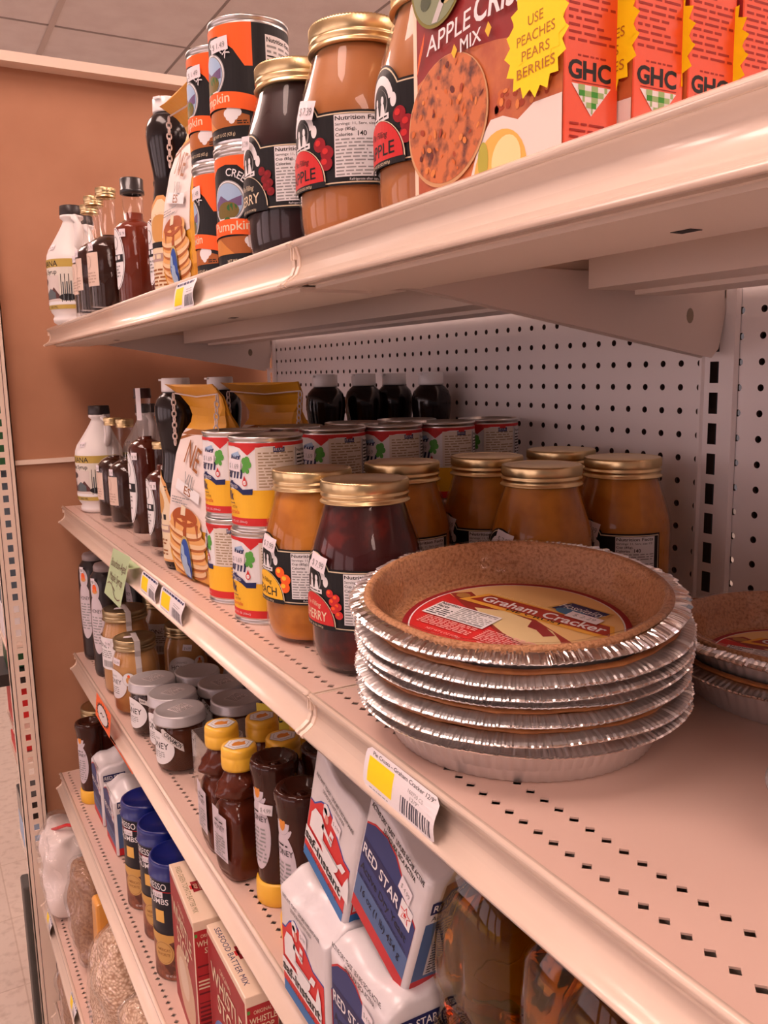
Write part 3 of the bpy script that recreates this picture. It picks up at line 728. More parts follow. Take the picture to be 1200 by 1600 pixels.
def glass_bottle(label, loc, R, h, hs, hl, rn, cap, name='glass_syrup_bottle', cap_h=.014, syr=SYR, rz=0., lab='oval', group='glass bottles of maple syrup', thick=.012, tape=False):
    """R body radius, hs shoulder height, hl liquid level, rn neck radius"""
    t = thing(name, label, 'bottle', loc, rz, group)
    rr = [(0, .001), (R * .8, .0), (R * .96, .003), (R, .009), (R, hs)]
    k = hs; dz = (R - rn) * .9
    for j in range(1, 7):
        a = PI / 2 * j / 6; rr.append((rn + (R - rn) * (math.cos(a) * .5 + (1 - j / 6) * .5), k + dz * (math.sin(a) * .5 + .5 * j / 6)))
    rr += [(rn, h - cap_h)]
    MB().add(*lathe(rr, 40), GLASS, True).build('glass', t)
    inn = [(0, thick)]; inn += [(r - .0016, max(z, thick)) for r, z in rr[3:] if z < hl]
    # radius at the level
    for (r0, z0), (r1, z1) in zip(rr[:-1], rr[1:]):
        if z0 <= hl <= z1 and z1 > z0: inn += [(r0 + (r1 - r0) * (hl - z0) / (z1 - z0) - .0016, hl)]
    inn += [(0, hl)]
    MB().add(*lathe(inn, 36), syr, True).build('syrup', t)
    if cap == GOLD: screw_lid(rn * 1.17, h - cap_h, h, GOLD, knurl=40).build('cap', t)
    else: MB().add(*lathe([(rn * .9, h - cap_h), (rn * 1.16, h - cap_h), (rn * 1.16, h - cap_h * .75), (rn * 1.10, h - cap_h * .72), (rn * 1.12, h - .0015), (rn * 1.05, h), (0, h)], 36), cap, True).build('cap', t)
    A = Art(cylmap(R), .004)
    if lab == 'oval':
        zc = (hs + .02) / 2 + .006; hh = hs * .37; w = R * .62 * 1.1
        A.ell(0, zc, w, hh, WHITE, 32); A.up(); A.ell(0, zc, w * .93, hh * .96, BLACK, 32); A.up(); A.ell(0, zc, w * .90, hh * .945, WHITE, 32); A.up()
        A.ell(0, zc + hh * .5, w * .42, hh * .22, GREY, 16); A.up(); A.ell(0, zc + hh * .5, w * .36, hh * .19, WHITE, 16)
        A.rect(-w * .86, zc - hh * .12, w * .86, zc + hh * .12, BLACK); A.up(); A.fine(-w * .7, zc - hh * .08, w * .7, zc + hh * .08, 1, WHITE, 6, .8); A.fine(-w * .5, zc - hh * .62, w * .5, zc - hh * .2, 4, GREY, 5)
    else:
        A.rect(-.022, hs * .42, .022, hs * .92, flat('kraft cream', (.72, .56, .46))); A.up()
        A.ell(0, hs * .78, .008, .010, flat('faint print', (.50, .36, .28)), 20); A.up(); A.ell(0, hs * .78, .0072, .0092, flat('kraft cream', (.72, .56, .46)), 20)
        A.fine(-.017, hs * .46, .017, hs * .64, 4, flat('faint print', (.50, .36, .28)), 2)
    A.build('label', t)
    sticker(cylmap(R * 1.002), R * (.62 if lab == 'oval' else .28), (hs * (.93 if lab == 'oval' else 1.0)), t, .011, .011, '$ 9', .0, z=6)
    if tape:
        MB().add([(-rn * 1.18, -.004, h - .048), (-rn * 1.18, .004, h - .048), (-rn * 1.18, .004, h + .0004), (-rn * 1.18, -.004, h + .0004), (rn, -.004, h + .0004), (rn, .004, h + .0004)], [(0, 1, 2, 3), (3, 2, 5, 4)], PINKW).build('tape_seal', t, None, .85)
    return t
ga = glass_bottle('gold capped square labelled syrup bottle on the second shelf, nearer of the pair', (-.4068, .8996, Z2), .0335, .187, .098, .118, .0125, GOLD, lab='square', rz=.1)
dup(ga, (-.4100, .9850, Z2), 'gold capped square labelled syrup bottle touching the white jug on the second shelf', -.05)
dup(ga, (-.4380, .7790, Z1), 'gold capped glass syrup bottle on the top shelf, nearest to the black capped one', .15)
dup(ga, (-.4420, .8500, Z1), 'gold capped glass syrup bottle on the top shelf, middle of the gold capped three', -.1)
dup(ga, (-.4350, .9230, Z1), 'gold capped glass syrup bottle on the top shelf, mostly hidden beside the white jug', 0)
dup(ga, (-.3300, .7600, Z2), 'gold capped glass syrup bottle standing behind the tall corked bottle, second shelf', 0)
CORK = mat('dark wooden stopper', (.045, .012, .010), .5)
tb = glass_bottle('tallest slim glass syrup bottle with dark stopper and a tape seal over its neck', (-.4170, .7200, Z2), .0275, .241, .150, .168, .0115, CORK, cap_h=.015, syr=SYRR, thick=.020, tape=True)
glass_bottle('slim glass syrup bottle with dark stopper glimpsed behind between the yellow bags', (-.2750, .6200, Z2), .0275, .241, .150, .168, .0115, CORK, cap_h=.015, syr=SYRR, thick=.020)
glass_bottle('short glass syrup bottle with oval label and clear neck, left of the ribbed squeeze bottle', (-.4150, .6270, Z2), .0265, .165, .112, .132, .0125, GLASS if 0 else GOLD, syr=SYRR, thick=.014, cap_h=.010)
kb = glass_bottle('black capped glass syrup bottle with oval label on the top shelf, red syrup showing', (-.4150, .7090, Z1), .0285, .189, .118, .140, .0150, BCAP, cap_h=.022, syr=mat('red amber syrup', (.17, .028, .012), .12, spec=.3), rz=.05)
dup(kb, (-.3850, .6350, Z1), 'black capped glass syrup bottle half hidden behind the white capped squeeze bottle, top shelf', .05)

def jug(label, loc, rz=0.):
    t = thing('syrup_jug', label, 'jug', loc, rz, 'white plastic maple syrup jugs')
    V = []; F = []; n = 36
    prof = [(0, .001, 0), (.034, 0, 0), (.040, .004, 0), (.041, .010, 0), (.0385, .016, 0), (.0430, .022, 0), (.0450, .030, 0), (.0450, .112, 0), (.0440, .120, 0), (.0400, .130, -.001), (.0300, .148, .004), (.0220, .163, .008), (.0170, .174, .011), (.0150, .180, .012), (.0200, .184, .012), (.0200, .1885, .012), (.0150, .189, .012)]
    b = MB(); rings = []
    for r, z, off in prof:
        if r == 0: rings.append([len(V)]); V.append((0, 0, z)); continue
        rings.append(list(range(len(V), len(V) + n))); V += [(r * math.cos(2 * PI * k / n) , r * math.sin(2 * PI * k / n) - off, z) for k in range(n)]
    for A_, B_ in zip(rings[:-1], rings[1:]):
        for k in range(n):
            j = (k + 1) % n
            F.append((A_[0], B_[j], B_[k]) if len(A_) == 1 else (A_[k], A_[j], B_[j], B_[k]))
    JM = mat('white jug plastic', (.80, .76, .74), .42, sub=.1)
    b.add(V, F, JM, True)
    b.add(*tube([(0, -.022, .186), (0, -.034, .182), (0, -.0415, .170), (0, -.043, .152), (0, -.038, .134), (0, -.032, .124)], .0068, 12), JM, True)
    b.build('jug_body', t)
    MB().add(*lathe([(.012, .1885), (.0195, .1885), (.0200, .191), (.0190, .2045), (.018, .2055), (0, .2055)], 40, mod=lambda a, z, r: .0004 * math.sin(a * 36)), mat('dark brown cap', (.022, .014, .014), .4), True).build('cap', t, (0, -.012, 0))
    A = Art(cylmap(.0452), .004); A.at(2); A.rect(-.085, .026, .085, .112, WHITE if 0 else flat('jug label', (.70, .66, .58))); A.up()
    A.rect(-.085, .098, .085, .112, GOLDP); A.rect(-.085, .026, .085, .033, GOLDP); A.up()
    A.text('INDIANA', .000, .0995, .0100, BLACK, 'c', wid=.060, bold=.01); A.text('Maple Syrup', -.001, .0865, .0080, BLACK, 'c', wid=.056, bold=.008)
    A.rect(-.030, .040, .030, .084, flat('winter sky', (.66, .58, .54))); A.up()
    A.poly([(-.030, .046), (-.018, .066), (-.004, .052), (.006, .052), (.018, .064), (.030, .050), (.030, .044), (-.03, .042)], flat('sugar house', (.10, .035, .03))); A.up()
    A.poly([(-.004, .044), (.022, .044), (.022, .054), (.009, .062), (-.004, .054)], flat('shed grey', (.10, .12, .13))); A.ell(-.010, .074, .011, .006, flat('tree dark', (.07, .05, .05)), 18); A.rect(-.0095, .058, -.008, .074, flat('tree dark', (.07, .05, .05)))
    for x in (.034, .041, .048, .056, -.036, -.044, -.052): A.rect(x, .038, x + .0012, .086, BLACK); A.rect(x + .003, .04, x + .0052, .07 + (x * 300 % 1) * .01, flat('shed grey', (.10, .12, .13)))
    A.ell(.045, .046, .016, .006, BLACK, 16); A.rect(-.085, .034, .085, .039, WHITE); A.text('16.9 OZ  500 ML', 0, .0275, .0042, BLACK, 'c', wid=.05)
    A.build('label', t)
    sticker(lambda u, v, e: ((.0405 + e - (v - .13) * .55) * math.cos(PI + u / .04), (.0405 + e - (v - .13) * .55) * math.sin(PI + u / .04), v), .012, .133, t, .013, .009, '$ 8', 0, z=8)
    return t
j0 = jug('white maple syrup jug with dark cap at the far end of the second shelf', (-.4120, 1.1150, Z2), .25)
dup(j0, (-.4440, 1.0550, Z1), 'white maple syrup jug in full view at the far end of the top shelf', .12)
dup(j0, (-.4080, 1.1500, Z1), 'white maple syrup jug on the top shelf, almost hidden behind the nearer jug', .12)
dup(j0, (-.3200, 1.1200, Z2), 'white maple syrup jug hidden behind the jug at the far end of the second shelf', .1)
# ================================================================ pancake mix bags
BAGY = mat('yellow paper bag', (.80, .40, .03), .36, noise=(14, (.72, .33, .02), .3, .7), bump=(26, .35, .006), coat=.2)
def mix_bag(label, loc, rz=0., lean=-.012):
    t = thing('pancake_mix_bag', label, 'bag', loc, rz, 'yellow bags of pancake mix')
    # z, width along y, depth, x shift
    S = [(0, .118, .050, 0), (.006, .132, .064, 0), (.03, .140, .072, 0), (.08, .138, .072, 0), (.12, .128, .064, 0), (.16, .122, .052, .002), (.185, .112, .040, .004), (.200, .094, .026, .006), (.208, .090, .016, .004), (.218, .102, .008, .000), (.230, .120, .005, -.008), (.240, .134, .004, -.020), (.2445, .140, .003, -.026)]
    P = []
    def sec(w, d): # flattened octagon, flat front
        a, b = w / 2, d / 2; c = min(.010, b * .6)
        return [(-b, -a + c), (-b, -a * .5), (-b, 0), (-b, a * .5), (-b, a - c), (-b + c, a), (0, a * .93), (b - c, a), (b, a - c), (b, 0), (b, -a + c), (b - c, -a), (0, -a * .93), (-b + c, -a)]
    V = []; F = []; n = 14
    for z, w, d, sx in S: V += [(x + sx, y, z + (0.004 * (y / .07) ** 2 if z > .2 else 0)) for x, y in sec(w, d)]
    for i in range(len(S) - 1):
        for k in range(n): F.append((i * n + k, (i + 1) * n + k, (i + 1) * n + (k + 1) % n, i * n + (k + 1) % n))
    F.append(tuple(range(n))); F.append(tuple((len(S) - 1) * n + k for k in range(n))[::-1])
    MB().add(V, F, BAGY).build('paper_bag', t)
    def lin(v, i):
        for a, b in zip(S[:-1], S[1:]):
            if a[0] <= v <= b[0]: k = (v - a[0]) / (b[0] - a[0]); return a[i] + (b[i] - a[i]) * k
        return S[-1][i]
    f = lambda u, v, e: (-lin(v, 2) / 2 + lin(v, 3) - e - .0003, -u * lin(v, 1) / .138, v)
    A = Art(f); step = [z for z, *_ in S]
    PAN = flat('pancake gold', (.80, .42, .14)); PAN2 = flat('pancake edge', (.85, .60, .34)); PAN3 = flat('pancake brown', (.42, .13, .03))
    pv = [.072, .08, .10, .12, .14, .16, .172, .185, .192]
    for a, b in zip(pv[:-1], pv[1:]): A.rect(-.058, a, .056, b, flat('bag panel', (.80, .70, .66)))
    A.up()
    A.poly([(-.058, .186), (-.03, .192), (.056, .192), (.056, .188), (-.02, .184), (-.058, .178)], BROWN)
    for k, (y, w) in enumerate(((.018, .050), (.030, .054), (.042, .055), (.055, .054), (.068, .050))):
        A.ell(-.002 + (.004 if k % 2 else -.002), y, w, .013, PAN3, 30); A.up(); A.ell(-.002 + (.004 if k % 2 else -.002), y + .0018, w * .99, .0112, PAN2, 30); A.up(); A.ell(-.002 + (.004 if k % 2 else -.002), y + .005, w * .93, .0085, PAN, 30); A.up()
    SYP = flat('syrup print', (.40, .09, .02)); A.ell(-.002, .080, .046, .014, PAN, 30); A.up()
    A.ell(-.004, .084, .038, .012, SYP, 26); A.poly([(-.014, .084), (-.010, .056), (-.003, .052), (.000, .066), (.006, .084)], SYP); A.poly([(-.04, .082), (-.036, .064), (-.030, .080)], SYP); A.poly([(.026, .08), (.032, .060), (.036, .078)], SYP); A.up()
    A.poly([(-.016, .086), (-.002, .086), (-.001, .097), (-.015, .099)], CREAM); A.up()
    EX = -.024
    A.ell(.018 + EX, .030, .017, .030, flat('emblem gold', (.55, .42, .14)), 32); A.up(); A.ell(.018 + EX, .030, .0145, .0265, BLUE, 32); A.up()
    A.poly([(x_ + EX, y_) for x_, y_ in [(.008, .010), (.024, .006), (.026, .020), (.022, .024), (.022, .034), (.016, .036), (.014, .046), (.008, .050), (.0055, .038), (.0045, .022)]], SKY); A.up()
    A.text('NE', .004, .146, .030, BROWN, 'c', rot=-.25, wid=.050, bold=.0); A.text('VIL', .004, .1225, .016, GREY, 'c', rot=-.2, wid=.036)
    A.poly([(-.036, .118), (.040, .104), (.043, .117), (-.033, .131)], WHITE); A.up(); A.text('ES', .003, .1120, .0105, BROWN, 'c', rot=-.18, wid=.022, bold=.01)
    A.fine(-.045, .099, .010, .109, 3, GREY, 4)
    A.build('label', t)
    st = MB(); CH = mat('white stitching', (.70, .60, .58), .7)
    y0, y1 = -.063, .063
    st.add(*tube([(-.0165, y0, .2365), (-.0150, 0, .2325), (-.0165, y1, .2365)], .0010, 6), CH)
    for s, y in ((1, y1 + .002), (-1, y0 - .002)):
        x, z, yy = -.018, .236, y
        for k in range(9 if s > 0 else 8):
            w = .0028; q = [(x + (w * math.cos(a) if k % 2 else .0), yy + (0 if k % 2 else w * math.cos(a)), z - .0042 + .0048 * math.sin(a)) for a in [2 * PI * j / 10 for j in range(10)]]
            st.add(*tube(q, .0009, 5, True), CH); z -= .0072; yy += s * -.0006; x -= .0004
    st.build('chain_stitch', t)
    return t
b0 = mix_bag('yellow pancake mix bag with pancake picture at the second shelf edge beside the milk cans', (-.4060, .4330, Z2), .12)
dup(b0, (-.3120, .4520, Z2), 'yellow pancake mix bag behind, only its folded yellow top showing above the milk cans', .42)
bz = dup(b0, (-.4080, .3990, Z1), 'yellow pancake mix bag on the top shelf beside the pumpkin cans', .02); bz.scale = (1, .92, .89)

# ================================================================ apple crisp mix boxes
GOR = mat('bright orange carton', (.78, .080, .02), .35, coat=.15)
def crisp_box(label, loc):
    w, d, h = .140, .0365, .205
    t = thing('crisp_mix_box', label, 'box', loc, 0, 'orange boxes of apple crisp mix')
    MB().add(*rbox(d, w, h, .0012), GOR).build('carton', t)
    A = Art(facex(-d / 2, w / 2, 0)); DR = flat('crisp maroon', (.28, .022, .022)); RB = mat('bake brown', (.60, .17, .045), .5, noise=(40, (.42, .08, .025), .4, .65, 6))
    A.rect(0, .0, w, h, DR); A.up()
    A.rect(0, 0, .0042, h, flat('carton cream', (.82, .66, .50)))
    arc = [(.0042, .079), (.020, .083), (.040, .0845), (.060, .0835), (.085, .080), (.110, .0745), (.140, .066)]
    A.poly([(.0042, 0), (.140, 0)] + arc[::-1], RB); A.up()
    # crisp picture crumbs
    R = random.Random(8)
    cols = [flat('crisp c1', (.62, .15, .03)), flat('crisp c2', (.36, .05, .015)), flat('crisp c3', (.72, .24, .06)), flat('crisp c4', (.13, .02, .015))]
    for k in range(50): A.at(2 + k % 3); A.ell(R.uniform(.085, .136), R.uniform(.041, .052), R.uniform(.001, .0035), R.uniform(.001, .0025), cols[k % 3], 8)
    A.at(5)
    # white cloth and apple
    A.poly([(.055, 0), (.140, 0), (.140, .0385), (.118, .0395), (.105, .0345), (.092, .0395), (.081, .0400), (.070, .030)], flat('cloth', (.80, .72, .66))); A.up()
    A.ell(.089, .010, .024, .023, flat('apple yellow', (.85, .48, .10)), 30); A.up(); A.ell(.095, .016, .013, .013, flat('apple pale', (.92, .74, .36)), 24)
    A.ell(.074, .020, .005, .010, flat('apple green', (.45, .42, .06)), 16); A.up()
    # bowl
    A.ell(.037, .050, .0425, .0365, flat('bowl rim', (.62, .34, .16)), 44); A.up(); A.ell(.037, .051, .0410, .0352, mat('bowl fill', (.60, .16, .04), .5, noise=(120, (.10, .018, .01), .47, .68, 8)), 44); A.up()
    for k in range(60):
        a = R.uniform(0, 2 * PI); r = math.sqrt(R.random()); A.at(9 + k % 4)
        A.ell(.037 + r * .037 * math.cos(a), .051 + r * .0315 * math.sin(a), R.uniform(.0008, .0030), R.uniform(.0006, .0022), cols[R.choice((0, 0, 0, 1, 2, 2, 3))], 8, rot=R.uniform(0, 3))
    A.at(14)
    # headline
    A.text('APPLE', .0175, .0915, .0105, WHITE, 'l', wid=.046, shear=.15, bold=.004, rot=.04); A.text('CRISP', .066, .0940, .0140, WHITE, 'l', wid=.048, shear=.15, bold=.02, rot=-.05)
    A.text('MIX', .0535, .0830, .0075, WHITE, 'l', wid=.0205, bold=.01, rot=.0)
    for x, y in ((.0475, .0855), (.0805, .0865)): A.poly([(x, y - .004), (x + .003, y), (x, y + .004), (x - .003, y)], YEL)
    A.poly([(.006, .082), (.014, .098), (.016, .106), (.009, .094)], ORANGE)
    # landscape oval
    A.ell(.031, .134, .030, .0295, flat('oval olive', (.20, .17, .02)), 40); A.up(); A.ell(.031, .134, .0280, .0275, flat('oval land', (.22, .26, .14)), 40); A.up()
    A.poly([(.024, .108), (.030, .107), (.050, .128), (.044, .130)], flat('road', (.55, .52, .50))); A.ell(.018, .122, .006, .005, flat('oval dark', (.05, .07, .03)), 12); A.ell(.040, .118, .006, .004, flat('oval straw', (.50, .42, .18)), 12)
    # starburst
    A.at(19)
    for k, (x, y, r_) in enumerate(((.1215, .0660, .0255), (.1235, .0760, .0235))): A.up(); A.star(x, y, r_, r_ * .82, 16, BYEL)
    A.up()
    for k, s_ in enumerate(('USE', 'PEACHES', 'PEARS', 'BERRIES')): A.text(s_, .1220, .0760 - k * .0078, .0050, flat('star brown', (.45, .16, .02)), 'c', rot=.0, wid=(.012, .030, .022, .030)[k])
    A.build('front_panel', t)
    B = Art(facey(-w / 2, -d / 2, 0)); INK = flat('spine ink', (.33, .02, .01))
    B.fine(.003, .0625, .0335, .115, 16, INK, 21, .38); B.fine(.003, .118, .0335, .200, 22, INK, 22, .38)
    B.fine(.009, .0560, .028, .0580, 1, INK, 4)
    for x, s_ in ((.0030, 'G'), (.0125, 'H'), (.0222, 'C')): B.text(s_, x, .0462, .0085, BLACK, 'l', wid=.0088, bold=.035)
    B.rect(.0055, .0444, .031, .0449, INK); B.up()
    # gingham triangle
    cx, tz, bz, hw = .0180, .0435, .0290, .0130; N = 6
    B.poly([(cx - hw, tz), (cx, bz), (cx + hw, tz)], WHITE); B.up()
    LG = flat('gingham pale', (.32, .50, .20)); GG = flat('gingham green', (.04, .30, .03)); s_ = 2 * hw / N
    for i in range(N):
        for j in range(5):
            y1 = tz - j * s_ * .62; y0 = y1 - s_ * .62; x0 = cx - hw + i * s_ + j * s_ * 0; 
            k0 = (tz - y0) / (tz - bz) * hw
            a = max(x0, cx - hw + k0); b_ = min(x0 + s_, cx + hw - k0)
            if b_ > a and y0 > bz - .0005:
                k = (i % 2) + (j % 2)
                if k: B.rect(a, y0, b_, y1, GG if k == 2 else LG)
    B.fine(.004, .0140, .0325, .0265, 4, INK, 9, .35)
    B.build('side_panel', t)
    return t
g0 = crisp_box('frontmost orange apple crisp mix box, its fruit picture front facing the aisle', (-.4212, -.1925, Z1))
for x, y, lb in ((-.3835, -.2010, 'second orange mix box, directly behind the frontmost one, a strip of yellow starburst showing'),
                 (-.3460, -.2025, 'third orange mix box counted back from the aisle edge'),
                 (-.3085, -.2050, 'fourth orange mix box, cut by the right edge of the picture')):
    dup(g0, (x, y, Z1), lb)

# ================================================================ pie crusts in foil pans
CRUST = mat('graham crumb crust', (.56, .28, .13), .62, noise=(420, (.34, .14, .05), .45, .68, 6), bump=(520, .8, .0022))
CRUSTR = mat('crust rim', (.50, .19, .055), .5, noise=(90, (.40, .14, .04), .4, .6))
FOILM = mat('satin foil flange', (.60, .57, .56), .42, metal=.9)
def foil_pan(seed, crimp=1.):
    R = random.Random(seed); n = 640; b = MB(); V = []; F = []
    ph = [R.uniform(0, 6.28) for _ in range(6)]
    jag = [R.uniform(-1, 1) for _ in range(n)]
    prof = [(0, .0, 0), (.0910, .0, 0), (.0935, .0012, .1), (.1010, .0220, .3), (.1040, .0330, .3), (.1052, .0368, .2), (.1075, .0385, .5), (.1110, .0380, .8), (.1155, .0366, 1), (.1176, .0354, 1), (.1186, .0345, 1), (.1180, .0334, .9), (.1165, .0338, .6)]
    prof = [(r, z * .85, c) for r, z, c in prof]
    rings = []
    for i, (r, z, c) in enumerate(prof):
        if r == 0: rings.append([0]); V.append((0, 0, z)); continue
        ring = []
        for k in range(n):
            a = 2 * PI * k / n
            w = .0009 * math.sin(2 * a + ph[0]) + .0006 * math.sin(5 * a + ph[1]) + .0004 * math.sin(9 * a + ph[2])
            cr_ = (.8 if (k // 2) % 2 == 0 else -.8) * .00042 * crimp + jag[k // 2] * .00045 * crimp
            rr = r + c * (cr_ + w * .5); zz = z + c * (w + (cr_ * .9 if i > 5 else 0))
            if 2 <= i <= 4: rr = r + .00045 * math.sin(a * 80)
            ring.append(len(V)); V.append((rr * math.cos(a), rr * math.sin(a), zz))
        rings.append(ring)
    fo = []; si = []; fl = []
    for i, (A_, B_) in enumerate(zip(rings[:-1], rings[1:])):
        for k in range(n):
            j = (k + 1) % n
            (si if i < 5 else fo if (i > 8 or crimp > 1) else fl).append((A_[0], B_[j], B_[k]) if len(A_) == 1 else (A_[k], A_[j], B_[j], B_[k]))
    b.add(V, si, FOILS, True); m2 = len(b.v)
    b.add(V, fo, FOIL, False)
    if fl: b.add(V, fl, FOILM, False)
    return b
def pie_crust(label, loc, seed=1, lid=True, lab=True):
    t = thing('pie_crust', label, 'pie crust', loc, 0, 'graham cracker pie crusts in foil pans')
    foil_pan(seed, 1.5).build('foil_pan', t)
    R = random.Random(seed)
    ph = R.uniform(0, 6)
    pr = [(.1055, .0368), (.1076, .0386), (.1072, .0402), (.1050, .0412), (.1028, .0410), (.1010, .0390), (.0960, .0220), (.0920, .0100), (.0895, .0060), (.0850, .0048), (0, .0046)]
    pr = [(r, z * .85) for r, z in pr]
    c = MB(); V, F = lathe(pr, 120, mod=lambda a, z, r: .0006 * math.sin(7 * a + ph) * (z > .02)); c.add(V, [f[::-1] for f in F], CRUST, True); c.build('crust', t)
    if lid:
        lp = [(.1090, .0400), (.1060, .0420), (.1022, .0420), (.0998, .0392), (.0948, .0220), (.0908, .0102), (.0880, .0074), (.0840, .0064), (.0, .0062)]
        lp = [(r, z * .85 + .0003) for r, z in lp]
        V, F = lathe(lp, 90, mod=lambda a, z, r: .0005 * math.sin(16 * a + ph) + .0004 * math.sin(37 * a)); MB().add(V, F, PFILM, True).build('clear_liner', t)
    if lab:
        A = Art(top(.0061, 0, 0, -1.263), 0, .00010)
        A.ell(0, 0, .0815, .0815, DRED, 72); A.up(); A.ell(0, 0, .0770, .0770, WHITE, 72); A.up(); A.ell(0, 0, .0758, .0758, RED, 72); A.up()
        def cl(pts):   # keep inside the label circle
            return [(x, y) if math.hypot(x, y) < .0757 else (x * .0757 / math.hypot(x, y), y * .0757 / math.hypot(x, y)) for x, y in pts]
        # upper cream-gold field
        P = [(.0757 * math.cos(math.radians(a)), .0757 * math.sin(math.radians(a))) for a in range(-38, 172, 5)]
        A.poly(P, flat('pie label gold', (.80, .52, .22))); A.up()
        A.poly(cl([(-.074, .018), (-.062, .030), (-.030, .012), (.01, .012), (.05, -.006), (.058, -.046), (.040, -.038), (.0, -.022), (-.05, .004)]), flat('fruit red', (.30, .035, .025))); A.up()
        A.poly([(-.040, .005), (-.018, .013), (.010, .009), (.030, .002), (.043, -.009), (.052, -.020), (.030, -.030), (.004, -.021), (-.020, -.008)], flat('pie slice', (.74, .58, .30))); A.up()
        A.poly([(.008, .010), (.024, .004), (.036, -.004), (.030, -.010), (.020, -.003), (.012, -.002)], flat('topping', (.28, .03, .03)))
        for x, y in ((.050, -.030), (.058, -.024), (.044, -.036), (.060, -.034)): A.ell(x, y, .006, .005, ORANGE if x > .055 else RED, 14)
        A.ell(-.062, .020, .006, .005, flat('nut', (.45, .22, .06)), 14)
        # brand banner
        A.at(8)
        A.poly([(-.0600, .0120), (-.0480, .0345), (.0600, .0345), (.0720, .0120)], flat('banner gold', (.82, .42, .06))); A.up()
        A.poly([(-.0530, .0168), (-.0440, .0325), (.0575, .0325), (.0660, .0168)], flat('banner red', (.36, .035, .02))); A.up()
        A.text('Graham Cracker', .0070, .0192, .0108, WHITE, 'c', wid=.104, bold=.018); A.text('PIE CRUST', .0060, .0138, .0030 * 1.2, BLACK, 'c', wid=.048, bold=.012)
        A.text('Ready To Eat', -.022, .0345, .0048, flat('pale gold', (.90, .62, .28)), 'c', wid=.040, bold=.01)
        A.poly([(.003, .0370), (.012, .0570), (.050, .0540), (.045, .0360)], flat('brand gold', (.60, .36, .10))); A.up(); A.poly([(.006, .0385), (.014, .0555), (.0470, .0525), (.0425, .0375)], NAVY); A.up()
        A.ell(.022, .0390, .012, .006, flat('globe', (.05, .16, .30)), 20); A.up(); A.text('Hospitality', .0270, .0430, .0085, WHITE, 'c', wid=.036, shear=.2, rot=-.05)
        # nutrition and small print
        A.poly(cl([(-.0700, -.004), (-.052, -.0330), (-.008, -.0160), (-.030, .0060)][::1]), WHITE) if 0 else A.poly([(-.066, -.0260), (-.010, -.0260), (-.010, -.0010), (-.066, -.0010)], WHITE)
        A.up(); A.text('Nutrition', -.064, -.0055, .0042, BLACK, wid=.018, bold=.02); A.text('Facts', -.064, -.0105, .0042, BLACK, wid=.011, bold=.02); A.fine(-.064, -.0245, -.046, -.0120, 4, BLACK, 3)
        A.rect(-.044, -.004, -.012, -.003, BLACK); A.fine(-.044, -.0240, -.012, -.0045, 7, GREY, 8); A.rect(-.044, -.0245, -.012, -.0238, BLACK)
        LP = flat('small print pale', (.85, .45, .42))
        A.fine(-.058, -.0420, -.012, -.0275, 6, LP, 11); A.fine(-.006, -.0430, .056, -.0180 - .006, 8, LP, 12); A.fine(.0, -.050, .046, -.044, 2, LP, 13); A.text('NET WT 6 OZ (170g)', -.028, -.049, .0028, LP, 'c', wid=.03)
        A.poly([(-.022, -.0715), (.018, -.0725), (.018, -.0535), (-.022, -.0535)], WHITE); A.up(); A.bars(-.019, -.069, .016, -.0555, BLACK, 18)
        A.up(); A.poly([(.022, .0300), (.049, .0285), (.050, .0390), (.023, .0405)], PINKW); A.up(); A.text('$ 2.29', .036, .0325, .0048, GREY, 'c', rot=-.05, wid=.018)
        A.build('label', t)
    return t
PFILM = thin_glass('pie liner film', base=.035, edge=.35, rough=.10)
px, py = -.3660, -.1365
def tilted(o, deg, spin=0.):     # lean a pan so that its aisle-near side sits lower
    a = Vector((.787, -.617, 0)); o.rotation_euler = (Matrix.Rotation(math.radians(deg), 4, a) @ Matrix.Rotation(spin, 4, 'Z')).to_euler()
pc = pie_crust('topmost pie crust of the tall stack, open to view with its round red label', (px - .0035, py + .0005, Z2 + .0722), 1)
tilted(pc, 6.0)
ord_ = ['second', 'third', 'fourth', 'fifth', 'sixth']
R = random.Random(4)
stack = [(.0560, 5.), (.0462, 4.), (.0370, 3.), (.0245, 2.), (.0112, 1.), (.0, 0.)]
for k, (zz_, dg_) in enumerate(stack):
    q = thing('pie_crust', ('%s pie crust down in the tall foil pan stack' % ord_[k]) if k < 5 else 'bottom pie crust of the tall stack, its whole foil side resting on the shelf', 'pie crust', (px + R.uniform(-.002, .003), py + R.uniform(-.003, .002), Z2 + zz_), 0, 'graham cracker pie crusts in foil pans')
    tilted(q, dg_, R.uniform(0, 6))
    foil_pan(10 + k).build('foil_pan', q)
    ro = MB(); V, F = lathe([(.1050, .0310), (.1078, .0330), (.1090, .0338), (.1070, .0352), (.1040, .0352), (.102, .033)], 100, mod=lambda a, z, r: .0007 * math.sin(9 * a + k * 2) + .0005 * math.sin(23 * a)); ro.add(V, F, CRUSTR, True)
    ro.build('crust', q)
p2 = dup(pc, (-.1270, -.2080, Z2 + .0195), 'upper pie crust of the low pair at the right, red and gold label half hidden', 0.12)
lowp = thing('pie_crust', 'lower pie crust of the low pair near the pegboard, foil side visible', 'pie crust', (-.1270, -.2080, Z2), 1.0, 'graham cracker pie crusts in foil pans')
foil_pan(31).build('foil_pan', lowp)
ro = MB(); ro.add(*lathe([(.1050, .0310), (.1078, .0330), (.1090, .0338), (.1070, .0352), (.1040, .0352), (.102, .033)], 100), CRUSTR, True); ro.build('crust', lowp)
for (x, y), lb in (((-.1630, -.2700), 0), ((-.3250, -.3630), 0)): pass
